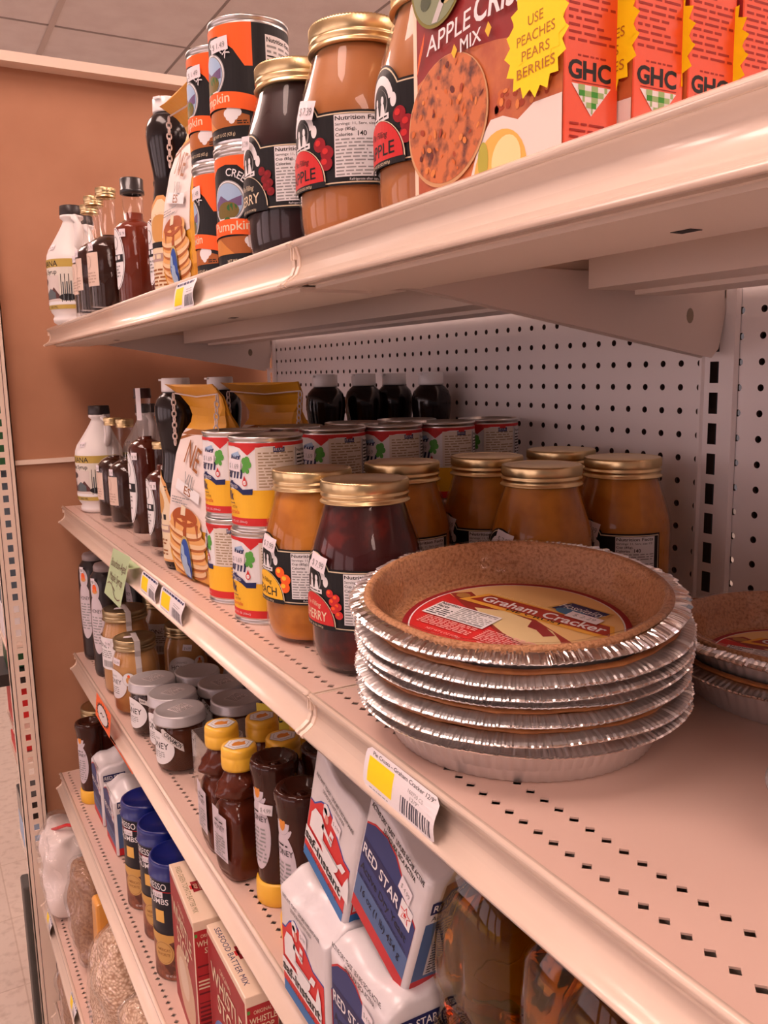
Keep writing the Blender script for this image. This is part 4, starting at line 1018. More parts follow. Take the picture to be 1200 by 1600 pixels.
for x, y, r_, lb in ((-.3300, -.3610, .050, 'clear plastic tub at the right picture edge, nearer one'), (-.2300, -.2880, .030, 'clear plastic tub at the right picture edge, farther one behind')):
    t = thing('plastic_tub', lb, 'tub', (x + .008, y - .012, Z2), 0, 'clear plastic tubs')
    MB().add(*lathe([(0, .0006), (r_ * .8, .0006), (r_ * .84, .003), (r_ * .97, .036), (r_ * 1.03, .037), (r_ * 1.03, .039), (r_ * .985, .040), (r_ * .90, .052), (0, .054)], 60, mod=lambda a, z, r: .0008 * math.sin(a * 30) * (z < .035) * (r > .02)), thin_glass('tub plastic', base=.12, edge=.9, rough=.12, milk=.28), True).build('tub', t)

# ================================================================ honey shelf
HONEYC = content('creamed honey', (.56, .30, .11), (.48, .24, .08), 14)
HDARK = mat('dark honey', (.035, .008, .004), .15, spec=.3); HBROWN = content('cinnamon honey', (.085, .026, .012), (.065, .018, .008), 12, rough=.2); HRED = mat('red honey', (.11, .014, .006), .15, spec=.6)
OLDG = mat('aged gold lid', (.46, .36, .20), .30, metal=1.)
def honey_pint(label, loc, R=.0397, h=.1306, rz=0., lab='circle', tape=True, body=HONEYC, group='mason jars of creamed honey'):
    t = thing('honey_jar', label, 'jar', loc, rz, group); s = h / .1306
    g_ = [(0, .001), (R * .80, .0), (R * .94, .003), (R, .010), (R, .080 * s), (R * .99, .088 * s), (R * .93, .098 * s), (R * .85, .107 * s), (R * .82, h - .019), (R * .82, h - .004)]
    MB().add(*lathe(g_, 44), GLASS, True).build('glass_jar', t)
    MB().add(*lathe([(0, .004), (R * .82, .004)] + [(r - .0018, z) for r, z in g_[3:-1]] + [(0, h - .019)], 40), body, True).build('honey', t)
    screw_lid(R * .885, h - .018, h, OLDG, knurl=60).build('lid', t)
    A = Art(cylmap(R), .004); D = lambda d: R * math.radians(d)
    if lab == 'circle':
        A.ell(D(12), .055 * s, .0275, .0255, WHITE, 40); A.up(); A.text('HONEY', D(10), .056 * s, .0085, BLACK, 'c', wid=.038); A.text('CREAMED', D(10), .068 * s, .0035, GREY, 'c', wid=.020); A.fine(D(-5), .038 * s, D(28), .052 * s, 4, GREY, 2)
        A.ell(D(58), .066, .0115, .0120, GREY, 26); A.up(); A.ell(D(58), .066, .0110, .0115, WHITE, 26); A.up(); A.ell(D(58), .065, .0050, .0060, TAN, 16); A.ell(D(58), .072, .0025, .0025, ORANGE, 10)
    else:
        A.rect(D(-40), .042 * s, D(48), .092 * s, WHITE); A.up(); A.text('HONEY', D(8), .076 * s, .0085, BLACK, 'c', wid=.040); A.fine(D(-25), .060 * s, D(38), .073 * s, 4, GREY, 2); A.bars(D(5), .046 * s, D(38), .056 * s, GREY)
    A.build('label', t)
    sticker(cylmap(R * 1.002), D(27), .0965 * s if lab == 'circle' else .10, t, .0155, .0115, '$ 6.99', -.18, z=8)
    if tape:
        TP = flat('paper tape', (.60, .56, .55)); a = math.radians(180 + 84); c, s_ = math.cos(a), math.sin(a)
        rr = R * .905; P = [(-rr * .5, h + .0006), (rr, h + .0006), (rr + .0012, h - .016), (R * .86, h - .026), (R + .0012, h - .045), (R + .0012, h - .056)]
        V = []; F = []
        for r, z in P: V += [(r * c - .0048 * s_, r * s_ + .0048 * c, z), (r * c + .0048 * s_, r * s_ - .0048 * c, z)]
        for k in range(len(P) - 1): F.append((2 * k, 2 * k + 1, 2 * k + 3, 2 * k + 2))
        MB().add(V, F, TP).build('paper_seal', t)
        MB().add([(-.020, -.004, h + .0004), (-.006, -.008, h + .0004), (-.002, .002, h + .0004), (-.016, .006, h + .0004)], [(0, 1, 2, 3)], PINKW).build('lid_sticker', t)
    return t
hp = honey_pint('front creamed honey jar with round white label and paper seal strip over its lid', (-.4286, .8417, Z3))
honey_pint('taller creamed honey jar with square label, under the corner of the green note', (-.4200, .9480, Z3), .0440, .155, .05, 'square')
dup(hp, (-.3330, .8700, Z3), 'creamed honey jar in shadow with paper seal, behind the silver lids', .9)
honey_pint('tall dim honey jar in shadow directly behind the taller creamed honey jar', (-.3350, 1.0000, Z3), .0440, .155, .8, 'square', tape=False)
honey_pint('dim honey jar in shadow deep behind, to the right of the sealed jars', (-.2420, .9200, Z3), .0440, .155, .5, 'square', tape=False)
honey_pint('dim honey jar in shadow at the shelf back, above the silver lids', (-.2250, .7900, Z3), .0397, .1306, .5, 'circle', tape=False)

def dark_jug(label, loc, rz=0.):
    t = thing('dark_honey_bottle', label, 'bottle', loc, rz, 'tall dark honey bottles')
    r = .0335
    MB().add(*lathe([(0, .001), (r * .8, 0), (r * .96, .004), (r, .012), (r, .172), (r * .97, .184), (r * .88, .196), (r * .72, .204), (r * .66, .206)], 40), mat('dark plastic bottle', (.016, .010, .012), .3, coat=.1), True).build('bottle', t)
    MB().add(*lathe([(r * .66, .205), (r * .70, .206), (r * .70, .214), (r * .62, .219), (0, .2195)], 32), mat('grey cap', (.36, .30, .30), .45), True).build('cap', t)
    A = Art(cylmap(r), .004); D = lambda d: r * math.radians(d); LV = flat('label lilac', (.62, .56, .60))
    A.ell(D(12), .105, .0175, .058, LV, 32); A.ell(D(12), .172, .0105, .020, LV, 26); A.up(); A.ell(D(12), .176, .0050, .0080, ORANGE, 16); A.ell(D(12), .170, .0065, .0045, TAN, 16)
    A.text('HONEY', D(12), .128, .0075, BLACK, 'c', wid=.024); A.fine(D(-8), .066, D(32), .122, 10, GREY, 2)
    A.build('label', t); sticker(cylmap(r * 1.003), D(8), .190, t, .010, .012, '$', 0, z=8)
    return t
dk = dark_jug('tall dark honey bottle at the very far end of the third shelf', (-.4270, 1.1720, Z3), .4)
dup(dk, (-.4270, 1.0560, Z3), 'tall dark honey bottle partly covered by the green note', .4)
dup(dk, (-.3400, 1.1500, Z3), 'tall dark honey bottle in the back, in shadow behind the green note', 0)

def silver_jar(label, loc, rz=0., body=HDARK, flavor='RAW', band=False):
    R_, h = .0372, .089; t = thing('flavored_honey_jar', label, 'jar', loc, rz, 'squat honey jars with silver lids')
    g_ = [(0, .001), (R_ * .82, 0), (R_ * .95, .003), (R_, .009), (R_, .060), (R_ * .98, .066), (R_ * .92, .0715), (R_ * .92, .085)]
    MB().add(*lathe(g_, 44), GLASS, True).build('glass_jar', t)
    MB().add(*lathe([(0, .005), (R_ * .84, .005)] + [(r - .0018, z) for r, z in g_[3:7]] + [(0, .0715)], 40), body, True).build('honey', t)
    MB().add(*lathe([(R_ * .95, .0735), (R_ * 1.035, .0735), (R_ * 1.04, .0760), (R_ * 1.0, .0785), (R_ * 1.0, .0865), (R_ * .975, .0886), (R_ * .92, .0890), (R_ * .88, .0882), (0, .0884)], 56), SILVERLID, True).build('lid', t)
    T = Art(top(.0884, 0, 0, .45)); T.rect(-.013, -.012, .017, .012, flat('lid sticker', (.66, .60, .60))); T.up(); T.fine(-.011, -.011, .015, .011, 8, BLACK, 5, .38); T.build('lid_label', t)
    A = Art(cylmap(R_), .004); D = lambda d: R_ * math.radians(d)
    A.ell(D(12), .0400, .0305, .0250, WHITE, 40); A.up(); A.text('HONEY', D(10), .0400, .0095, BLACK, 'c', wid=.046, bold=.008); A.text(flavor, D(14), .0530, .0035, GREY, 'c', wid=.010); A.fine(D(-10), .024, D(34), .036, 4, GREY, 2)
    A.up(2); y = .062
    A.poly([(D(28), .0700), (D(34), .0715), (D(78), .0490), (D(80), .0370), (D(72), .0400), (D(30), .0595)] if band else [(D(40), .0690), (D(60), .0640), (D(62), .0560), (D(42), .0600)], flat('band grey', (.66, .62, .60))); A.up()
    A.text('CINNAMON' if band else 'RAW', D(53) if band else D(50), .0525 if band else .0610, .0068 if band else .0035, BLACK, 'c', rot=-.68 if band else -.25, wid=.031 if band else .009, bold=.02)
    A.build('label', t)
    return t
sj = silver_jar('silver lidded cinnamon honey jar, front of the group beside the yellow capped bears', (-.4262, .5830, Z3), 0, HBROWN, 'RAW', True)
silver_jar('silver lidded dark honey jar touching the front creamed honey jar', (-.4279, .7340, Z3), .0, HDARK)
silver_jar('silver lidded red honey jar, middle of the front three', (-.4170, .6560, Z3), .15, HRED)
for x, y, rz, lb in ((-.3549, .7300, .3, 'silver lidded jar whose lid carries a faint scratch, second file at the far end'),
                     (-.3380, .6560, -.2, 'silver lidded jar in the second file, middle, its lid half behind the nearer lid'),
                     (-.3420, .5790, .1, 'silver lidded jar in the second file, nearest to the camera, large lid fully in view'),
                     (-.2750, .7150, .2, 'silver lidded jar in the third file, far end, lid cut by the shelf above'),
                     (-.2640, .6350, 0, 'silver lidded jar in the third file, deep under the second shelf')):
    dup(sj, (x, y, Z3), lb, rz, skip=('lid_label',) if 'scratch' in lb else ())
dup(sj, (-.2900, .4500, Z3), 'cinnamon honey jar in the dark behind the bears, only its white band readable', .05)

YCAP = mat('yellow cap plastic', (.88, .50, .04), .38, coat=.2)
BEARM = mat('bear bottle honey', (.070, .013, .006), .10, coat=.0, spec=.4, noise=(9, (.14, .032, .012), .4, .7))
def bear(label, loc, rz=0.):
    t = thing('honey_bear', label, 'bottle', loc, rz, 'honey bears with yellow caps')
    def gs(a, a0, w): d = (a - a0 + PI) % (2 * PI) - PI; return math.exp(-(d / w) ** 2)
    gz = lambda z, z0, w: math.exp(-((z - z0) / w) ** 2)
    prof = [(0, .001)] + [(r_, z) for r_, z in ((.020, 0), (.0245, .002), (.0262, .007), (.0265, .015))]
    z = .019
    while z < .122:
        if z < .078: r_ = .0262
        elif z < .094: r_ = .0262 - (z - .078) / .016 * .0052
        elif z < .122: r_ = .0178 + .0052 * math.sin(max(0, min(1, (z - .092) / .028)) * PI)
        prof.append((r_, z)); z += .0032
    prof += [(.0165, .1235), (.0155, .127), (.0155, .134)]
    def mod(a, z, r):
        d = 0.
        d += .0095 * gs(a, PI, .42) * gz(z, .1030, .0060)              # muzzle
        for s in (1, -1):
            d += .0070 * gs(a, PI + s * 1.45, .34) * gz(z, .1165, .0050)  # ears
            d += .0030 * gs(a, PI + s * .45, .20) * gz(z, .1120, .0030)   # brows
            d += .0045 * gs(a, PI + s * .95, .30) * gz(z, .072, .015)     # arms
            d += .0040 * gs(a, PI + s * .75, .35) * gz(z, .020, .012)     # feet
        d -= .0040 * gz(z, .0925, .0040)
        return d
    MB().add(*lathe(prof, 64, p=2.9, mod=mod), BEARM, True).build('bear_bottle', t)
    MB().add(*lathe([(.0158, .1295), (.0200, .1300), (.0206, .1330), (.0206, .1440), (.0200, .1450), (.0204, .1465), (.0202, .1525), (.0188, .1550), (.0150, .1555), (0, .1553)], 48), YCAP, True).build('cap', t)
    T = Art(top(.1556, 0, 0, -.30)); hexa = lambda r_: [(r_ * 1.15 * math.cos(PI / 3 * k), r_ * math.sin(PI / 3 * k)) for k in range(6)]
    T.poly(hexa(.0150), GREY); T.up(); T.poly(hexa(.0143), WHITE); T.up(); T.poly(hexa(.0110), GREY); T.up(); T.poly(hexa(.0104), WHITE); T.up()
    T.poly([(-.0075, -.004), (-.0085, -.001), (-.004, .0045), (.001, .0055), (.004, .003), (.0085, .004), (.007, -.001), (.0075, -.0045), (.000, -.0055)], ORANGE if 0 else flat('bee amber', (.70, .26, .04)))
    T.build('cap_emblem', t)
    LW = flat('lilac label', (.62, .55, .60))
    f = lambda u, v, e: (-.0268 * 1.12 - e - .0006 + abs(u) * .10, -u, v)
    A = Art(f); A.rect(-.0165, .026, .0165, .080, LW); A.rect(-.0165, .080, .0020, .087, LW); A.up(); A.text('HONEY', .0, .062, .0062, BLACK, 'c', wid=.024); A.fine(-.010, .070, .010, .074, 1, BLACK, 3); A.fine(-.012, .032, .012, .056, 7, GREY, 2); A.rect(-.012, .029, .012, .030, GREY)
    A.build('label', t)
    return t
be = bear('honey bear with yellow cap nearest the shelf edge, fully in view beside the inverted bottle', (-.4420, .2760, Z3), .15)
for x, y, rz, lb in ((-.4400, .3430, .0, 'honey bear with yellow cap next to the clear bin corner, farther of the front two'),
                     (-.3900, .3380, .5, 'honey bear with yellow cap in the second file, in front of the yellow card'),
                     (-.3905, .2700, .4, 'honey bear with yellow cap hidden behind the taller inverted bottle, cap only'),
                     (-.3480, .3000, .2, 'honey bear whose yellow cap peeks out under the second shelf edge')):
    dup(be, (x, y, Z3), lb, rz)
TUBEM = mat('tube honey', (.038, .008, .004), .10, coat=.0, spec=.4, noise=(9, (.09, .02, .008), .4, .7))
def tube_bottle(label, loc, rz=0.):
    t = thing('inverted_honey_bottle', label, 'bottle', loc, rz, 'upside-down honey squeeze bottles with yellow caps')
    pr = [(.0215, .024), (.0228, .030), (.0232, .045), (.0232, .120), (.0238, .135), (.0250, .146), (.0262, .1535), (.0264, .1590), (.0250, .1628), (.0222, .1640), (.0190, .1622), (.0150, .1565), (.0090, .1540), (.0045, .1535), (.0042, .1555), (.0030, .1565), (0, .1568)]
    MB().add(*lathe(pr, 56, mod=lambda a, z, r: .0005 * math.sin(a * 22) * (z > .150) * (r > .019)), TUBEM, True).build('bottle', t)
    MB().add(*lathe([(0, .0005), (.0235, .0), (.0250, .0015), (.0255, .010), (.0250, .024), (.0240, .0262), (.0215, .0265)], 48), YCAP, True).build('cap', t)
    A = Art(cylmap(.0233), .0035); D = lambda d: .0233 * math.radians(d); LW = flat('lilac label', (.62, .55, .60))
    A.ell(D(8), .082, .0165, .040, LW, 32); A.ell(D(10), .132, .0125, .018, LW, 28); A.up(); A.ell(D(10), .134, .0098, .0140, GREY, 24); A.up(); A.ell(D(10), .134, .0094, .0136, LW, 24); A.up(); A.ell(D(10), .133, .0046, .0085, flat('bee amber', (.70, .26, .04)), 18)
    A.text('HONEY', D(9), .0985, .0065, BLACK, 'c', wid=.026); A.fine(D(-10), .107, D(26), .111, 1, BLACK, 3); A.fine(D(-18), .050, D(34), .092, 9, GREY, 2)
    A.build('label', t)
    return t
ta = tube_bottle('upside down honey bottle fully in view beside the front bear on the third shelf', (-.4257, .2090, Z3), .05)
sticker(cylmap(.0234), .0150, .114, ta, .016, .012, '$ 4.99', -.1, z=9, strip=.003)
dup(ta, (-.4285, .1330, Z3), 'upside-down honey bottle touching the stacked red and white yeast bricks', .05, skip=('price_sticker',))
dup(ta, (-.3680, .2060, Z3), 'upside-down honey bottle in shadow behind the two front ones', .2, skip=('price_sticker',))

bn = thing('clear_bin', 'corner of a clear plastic bin between the cinnamon honey jar and the bears', 'bin', (-.3900, .4000, Z3))
PL = thin_glass('bin plastic', base=.10, edge=.7, milk=.12, tint=(.95, .9, .85))
MB().add(*box(-.045, -.0435, -.010, .095, .0, .090), PL).add(*box(-.0435, .06, .0935, .095, 0, .090), PL).add(*box(-.0435, .06, -.010, .095, 0, .0015), PL).build('bin_wall', bn)
yc = thing('yellow_card', 'small yellow card lettered in black standing behind the honey bears', 'card', (-.3560, .3850, Z3))
A = Art(lambda u, v, e: (u * .75, -u * .66 , v)); A.m.add(*box(-.0004, .0004, -.0004, .0004, 0, .0001), YEL)
cardf = lambda u, v, e: (u * .6 - e * .8, -u * .8 - e * .6, v)
A = Art(cardf); A.rect(-.026, .0, .026, .146, flat('card yellow', (.72, .58, .05))); A.up(); A.text('HONEY', 0, .120, .017, BLACK, 'c', wid=.046, rot=.35); A.build('card', yc)

# ================================================================ yeast bricks
def brick(label, loc, kind, rx=0., w=.098, d=.058, h=.128, seed=1, rz=0., price=True):
    t = thing('yeast_brick', label, 'packet', loc, rz, 'foil wrapped bricks of dry yeast'); t.rotation_euler.x = rx
    R = random.Random(seed); ph = [R.uniform(0, 6) for _ in range(4)]
    def fn(c):
        k = max(0, (c.z - h * .80) / (h * .20))
        if k > 0:
            fx = (c.x / d + .5)
            c.z -= (.012 if not rx else .003) * k * (1 - min(1, fx * 1.6)) * 1. + .004 * k * math.sin(c.y * 90 + ph[0]) + .003 * k * math.sin(c.x * 160 + ph[1])
        if abs(c.x) < d / 2 - .004 and c.z < .004: c.z += .002
        return c
    WH = mat('foil wrap white', (.70, .67, .69), .32, coat=.3, bump=(30, .4, .005))
    MB().add(*rbox(d, w, h, .0045, 2, 3, fn), WH, True).build('wrapper', t)
    A = Art(facex(-d / 2, w / 2, 0)); B = Art(facey(-w / 2, -d / 2, 0)); W_ = .0045
    if kind == 'saf':
        A.rect(W_, .0030, w - W_, .0150, flat('brick blue', (.03, .16, .42))); A.rect(W_, .0140, w - .004, .016, RED)
        A.poly([(W_, .015), (w - W_, .015), (w - W_, .064), (.072, .064), (.054, .076), (.047, .084), (.034, .089), (.022, .082), (.012, .071), (W_, .070)], BLUE); A.up()
        A.poly([(W_, .015), (w - W_, .015), (w - W_, .0625), (.0715, .0625), (.053, .0745), (.046, .0825), (.034, .0875), (.0225, .0805), (.0125, .0695), (W_, .0685)], RED); A.up()
        # baker with hat, bowl
        A.up(); A.ell(.0340, .0830, .0060, .0050, WHITE, 16); A.ell(.0325, .0775, .0040, .0060, WHITE, 14); A.up(); A.ell(.0365, .0745, .0036, .0045, flat('face pink', (.70, .30, .25)), 14); A.up(); A.poly([(.010, .042), (.036, .042), (.034, .066), (.028, .070), (.016, .068), (.010, .058)], WHITE)
        A.poly([(.030, .060), (.050, .056), (.051, .059), (.032, .066)], WHITE); A.poly([(.044, .060), (.050, .058), (.052, .070), (.046, .071)], WHITE); A.up()
        A.ell(.050, .049, .017, .014, WHITE, 26, PI, 2 * PI); A.poly([(.033, .050), (.067, .050), (.067, .048), (.033, .048)], WHITE); A.poly([(.064, .050), (.070, .058), (.078, .058), (.074, .050)], WHITE); A.poly([(.075, .030), (.089, .030), (.087, .046), (.083, .056), (.079, .046)], WHITE)
        A.up(); A.rect(.046, .063, .0505, .0655, RED)
        A.rect(W_, .0235, w - .010, .0385, WHITE); A.up(); A.text('saf-instant', (w - .006) / 2 - .0, .0262, .0100, BLACK, 'c', wid=w - .017, bold=.035)
        A.text('16 oz (1 lb)  454 g', w / 2, .0165, .0042, flat('brick dark', (.12, .01, .01)), 'c', wid=w * .62)
        A.at(4); A.text('INSTANT YEAST  LEVURE INSTANTANEE', w / 2, .1000, .0040, BLACK, 'c', wid=w * .80, bold=.01); A.text('LEVADURA INSTANTANEA', w / 2, .0935, .0040, BLACK, 'c', wid=w * .46)
        A.at(9); A.poly([(.046, .078), (.061, .076), (.062, .088), (.047, .090)], PINKW); A.up(); A.text('$ 4.99', .054, .0810, .0042, GREY, 'c', wid=.011)
        B.rect(W_, .0030, d - W_, .0150, flat('brick blue', (.03, .16, .42))); B.rect(W_, .015, d - W_, .064, RED); B.up(); B.rect(W_, .0635, d - W_, .0645, BLUE); B.rect(.006, .018, .052, .0600, WHITE); B.up(); B.fine(.008, .019, .050, .059, 14, BLACK, 5); B.rect(.008, .0670, .030, .0735, RED); B.up(); B.text('saf', .019, .0682, .0042, WHITE, 'c', wid=.016, bold=.03); B.fine(.008, .0760, .050, .0900, 9, BLACK, 8)
    else:
        A.rect(W_, .0030, w - W_, .0160, flat('brick red', (.52, .025, .03)))
        A.rect(W_, .0160, w - W_, .040, flat('brick soft blue', (.075, .14, .30)))
        P = [(W_, .040), (w - W_, .040), (w - W_, .074), (.083, .076), (.070, .082), (.060, .096), (.048, .106), (.033, .109), (.016, .104), (W_, .096)]
        A.poly(P, flat('brick red', (.52, .025, .03))); A.up()
        A.poly([(W_, .040), (w - W_, .040), (w - W_, .0725), (.082, .0745), (.069, .0805), (.059, .0945), (.047, .1040), (.033, .1070), (.016, .1020), (W_, .0940)], flat('brick navy', (.028, .045, .17))); A.up()
        A.rect(W_ + .001, .0620, .0800, .0815, flat('band navy', (.018, .022, .10))); A.up(); A.text('RED STAR', .0065, .0660, .0105, WHITE, 'l', wid=.056, bold=.012)
        A.rect(.0645, .0625, .0805, .0815, WHITE); A.up(); A.star(.0725, .0715, .0080, .0036, 5, RED); A.up(); A.star(.0725, .0715, .0062, .0028, 5, WHITE); A.up(); A.star(.0725, .0715, .0030, .0013, 5, RED)
        A.at(3); A.text('Active Dry Yeast', .0070, .0490, .0078, flat('ink navy', (.008, .010, .03)), 'l', wid=.072, bold=.02)
        A.text('NET WEIGHT/POIDS NET/CONTENIDO NETO:', w / 2, .0405, .0034, flat('ink navy', (.008, .010, .03)), 'c', wid=w * .82); A.text('16 oz (1 lb) 454 g', w / 2, .0270, .0072, flat('ink navy', (.008, .010, .03)), 'c', wid=w * .70, bold=.01)
        A.at(2); A.text('ACTIVE DRY YEAST  LEVURE SECHE ACTIVE', w / 2, .1140, .0048, BLACK, 'c', wid=w * .86, bold=.02); A.text('LEVADURA SECA ACTIVA', w * .56, .1070, .0045, BLACK, 'c', wid=w * .52, bold=.02)
        A.at(9); A.poly([(.058, .086), (.074, .083), (.076, .097), (.060, .100)], PINKW); A.up(); A.text('$ 4.99', .067, .0890, .0048, GREY, 'c', wid=.012, rot=-.15)
        B.rect(W_, .0030, d - W_, .0160, flat('brick red', (.52, .025, .03))); B.rect(W_, .0160, d - W_, .080, flat('brick soft blue', (.075, .14, .30))); B.up(); B.rect(.014, .0200, .052, .0780, flat('panel dull', (.60, .58, .60))); B.up(); B.fine(.016, .0210, .050, .0770, 18, BLACK, 5)
        B.rect(.006, .0900, .046, .1020, flat('band navy', (.018, .022, .10))); B.up(); B.text('RED STAR', .008, .0925, .0070, WHITE, wid=.036, bold=.01); B.text('Active Dry', .008, .0830, .0050, BLACK, wid=.028)
    A.build('front_print', t); B.build('side_print', t)
    return t
brick('lower red and white baker yeast brick, its bottom cut by the picture edge', (-.4510, .0200, Z3 + .003), 'saf', 0, .098, .058, .119, 2)
brick('upper red and white baker yeast brick, leaning on the brick below it', (-.4370, .0190, Z3 + .1260), 'saf', .34, .088, .046, .128, 3)
brick('lower blue and white yeast brick, mostly cut by the bottom picture edge', (-.4510, -.0840, Z3 + .003), 'star', 0, .094, .058, .119, 4)
brick('upper blue yeast brick with a red star, tilted towards the oil jugs', (-.4380, -.0770, Z3 + .1290), 'star', .36, .090, .044, .128, 5)

# ================================================================ oil jugs
OILG = thin_glass('oil jug plastic', tint=(1, .93, .75), base=.025, edge=.7, rough=.05)
def refract(name, col, rough=.03, ior=1.44):
    m = bpy.data.materials.new(name); m.use_nodes = True; nt = m.node_tree
    for n in list(nt.nodes): nt.nodes.remove(n)
    o = nt.nodes.new('ShaderNodeOutputMaterial'); g = nt.nodes.new('ShaderNodeBsdfGlass'); g.inputs['Color'].default_value = (*col, 1); g.inputs['Roughness'].default_value = rough; g.inputs['IOR'].default_value = ior
    nt.links.new(g.outputs[0], o.inputs[0]); return m
OIL = refract('golden oil', (.74, .54, .08))
def oil_jug(label, loc, rz=0.):
    t = thing('oil_jug', label, 'jug', loc, rz, 'clear jugs of golden cooking oil')
    pr = [(0, .002), (.040, 0), (.048, .004), (.0515, .012), (.052, .030), (.052, .092), (.0505, .104), (.0470, .111), (.0450, .1165), (.0470, .122), (.0455, .1265), (.0475, .131), (.0505, .138), (.0520, .150), (.0520, .196), (.0510, .206), (.0460, .222), (.0360, .240), (.0240, .252), (.0160, .258), (.0155, .266)]
    def mod(a, z, r):
        q = 0
        if .018 < z < .088 or .152 < z < .194: q = -.0016 * max(0, math.sin(a * 12)) ** 2
        return q
    P = []
    for (r0, z0), (r1, z1) in zip(pr[:-1], pr[1:]):
        m_ = max(1, int((z1 - z0) / .012)); P += [(r0 + (r1 - r0) * k / m_, z0 + (z1 - z0) * k / m_) for k in range(m_)]
    P.append(pr[-1]); P = [(r * .93 if z < .21 else r, z) for r, z in P]
    MB().add(*lathe(P, 96, p=4.2, mod=mod), OILG, True).build('jug', t)
    MB().add(*lathe([(0, .004)] + [(r - .0022, z) for r, z in P[2:] if .004 < z < .238] + [(0, .2375)], 72, p=4.2, mod=mod), OIL, True).build('oil', t)
    MB().add(*lathe([(.0158, .256), (.0185, .257), (.0185, .270), (.017, .272), (0, .272)], 40), YCAP, True).build('cap', t)
    return t
oj = oil_jug('golden oil jug right beside the blue yeast bricks', (-.4020, -.1760, Z3), .0)
dup(oj, (-.4030, -.2790, Z3), 'golden oil jug nearest the camera, its shoulder under the price channel', .03)
dup(oj, (-.2900, -.1760, Z3), 'golden oil jug in the second file, behind the one beside the yeast', .0)
dup(oj, (-.2900, -.2850, Z3), 'golden oil jug in the second file, behind the nearest one', .05)
gp = thing('green_pack', 'bright green pack low between the blue yeast brick and the oil jug', 'packet', (-.3500, -.1100, Z3))
MB().add(*rbox(.05, .030, .075, .004), mat('green pack', (.16, .42, .06), .4)).build('pack', gp)

# ================================================================ fourth shelf
def canister(label, loc, rz=0.):
    R_, h = .036, .1745; t = thing('crumb_canister', label, 'canister', loc, rz, 'blue lidded bread crumb canisters')
    MB().add(*lathe([(0, .001), (R_ * .96, .001), (R_, .002), (R_, .156)], 48), mat('canister card', (.008, .010, .022), .35, spec=.3), True).build('can', t)
    MB().add(*lathe([(R_ * 1.0, .150), (R_ * 1.05, .1505), (R_ * 1.055, .153), (R_ * 1.02, .154), (R_ * 1.02, .169), (R_ * .99, .1735), (R_ * .93, .1745), (R_ * .88, .1735), (R_ * .86, .171), (0, .171)], 56), mat('blue lid plastic', (.004, .012, .16), .30, coat=.2), True).build('lid', t)
    A = Art(cylmap(R_ * 1.002), .0035); D = lambda d: R_ * math.radians(d)
    A.rect(-PI * R_, .002, PI * R_, .066, mat('crumb picture', (.30, .10, .05), .4, noise=(70, (.10, .03, .02), .42, .62, 5))); A.rect(-PI * R_, .064, PI * R_, .070, flat('canister gold', (.62, .36, .10))); A.up()
    A.poly([(D(-20), .064), (D(30), .052), (D(80), .066), (D(80), .070), (D(-20), .070)], flat('canister gold', (.62, .36, .10))); A.up()
    A.rect(D(-60), .1565 - .006, D(62), .1515 - .001, RED); A.rect(D(-60), .1340, D(62), .1350, RED); A.text('PROGRESSO', D(2), .1370, .0100, WHITE, 'c', wid=.062, bold=.01); A.text('BREAD', D(5), .1275, .0045, WHITE, 'c'); A.text('CRUMBS', D(18), .1160, .0085, WHITE, 'c', wid=.046, bold=.01)
    A.rect(D(18), .0885, D(42), .1065, flat('canister yellow', (.80, .48, .12))); A.up(2)
    A.ell(D(35), .0430, .0160, .0180, flat('seal gold', (.60, .36, .12)), 30); A.up(); A.ell(D(35), .0430, .0140, .0160, flat('seal dark', (.30, .14, .04)), 30); A.up(); A.ell(D(35), .0430, .0135, .0155, flat('seal gold', (.60, .36, .12)), 30); A.up(); A.text("AMERICA'S", D(35), .0455, .0042, flat('seal dark', (.30, .14, .04)), 'c', wid=.022, bold=.01); A.text('FAVORITE', D(35), .0385, .0042, flat('seal dark', (.30, .14, .04)), 'c', wid=.021, bold=.01)
    A.text('NET WT 15 OZ', D(52), .0070, .0035, WHITE, 'c', wid=.018)
    A.build('label', t); sticker(cylmap(R_ * 1.006), D(30), .1310, t, .0170, .0090, '$ 2.69', 0, z=12)
    return t
c0 = canister('blue lidded bread crumb canister nearest to the batter mix boxes', (-.4675, .4960, Z4), 0)
dup(c0, (-.4610, .5900, Z4), 'blue lidded bread crumb canister, middle of the three', .08)
dup(c0, (-.4654, .6790, Z4), 'blue lidded bread crumb canister next to the small yeast bricks', .0)
brick('small blue banded yeast brick on the fourth shelf, touching the crumb canister', (-.4580, .8650, Z4), 'star', 0, .085, .060, .118, 6)
brick('small blue banded yeast brick on the fourth shelf, farther one beside the honey bottle', (-.4580, .9800, Z4), 'star', 0, .085, .060, .118, 7)
tq = dup(ta, (-.4800, 1.0650, Z4), 'upside-down honey bottle with yellow cap on the fourth shelf before a gold lidded jar', .3, skip=('price_sticker',))
honey_pint('gold lidded quart honey jar at the far end of the fourth shelf', (-.4400, 1.1300, Z4), .0480, .167, .0, 'square', tape=False, body=HRED)

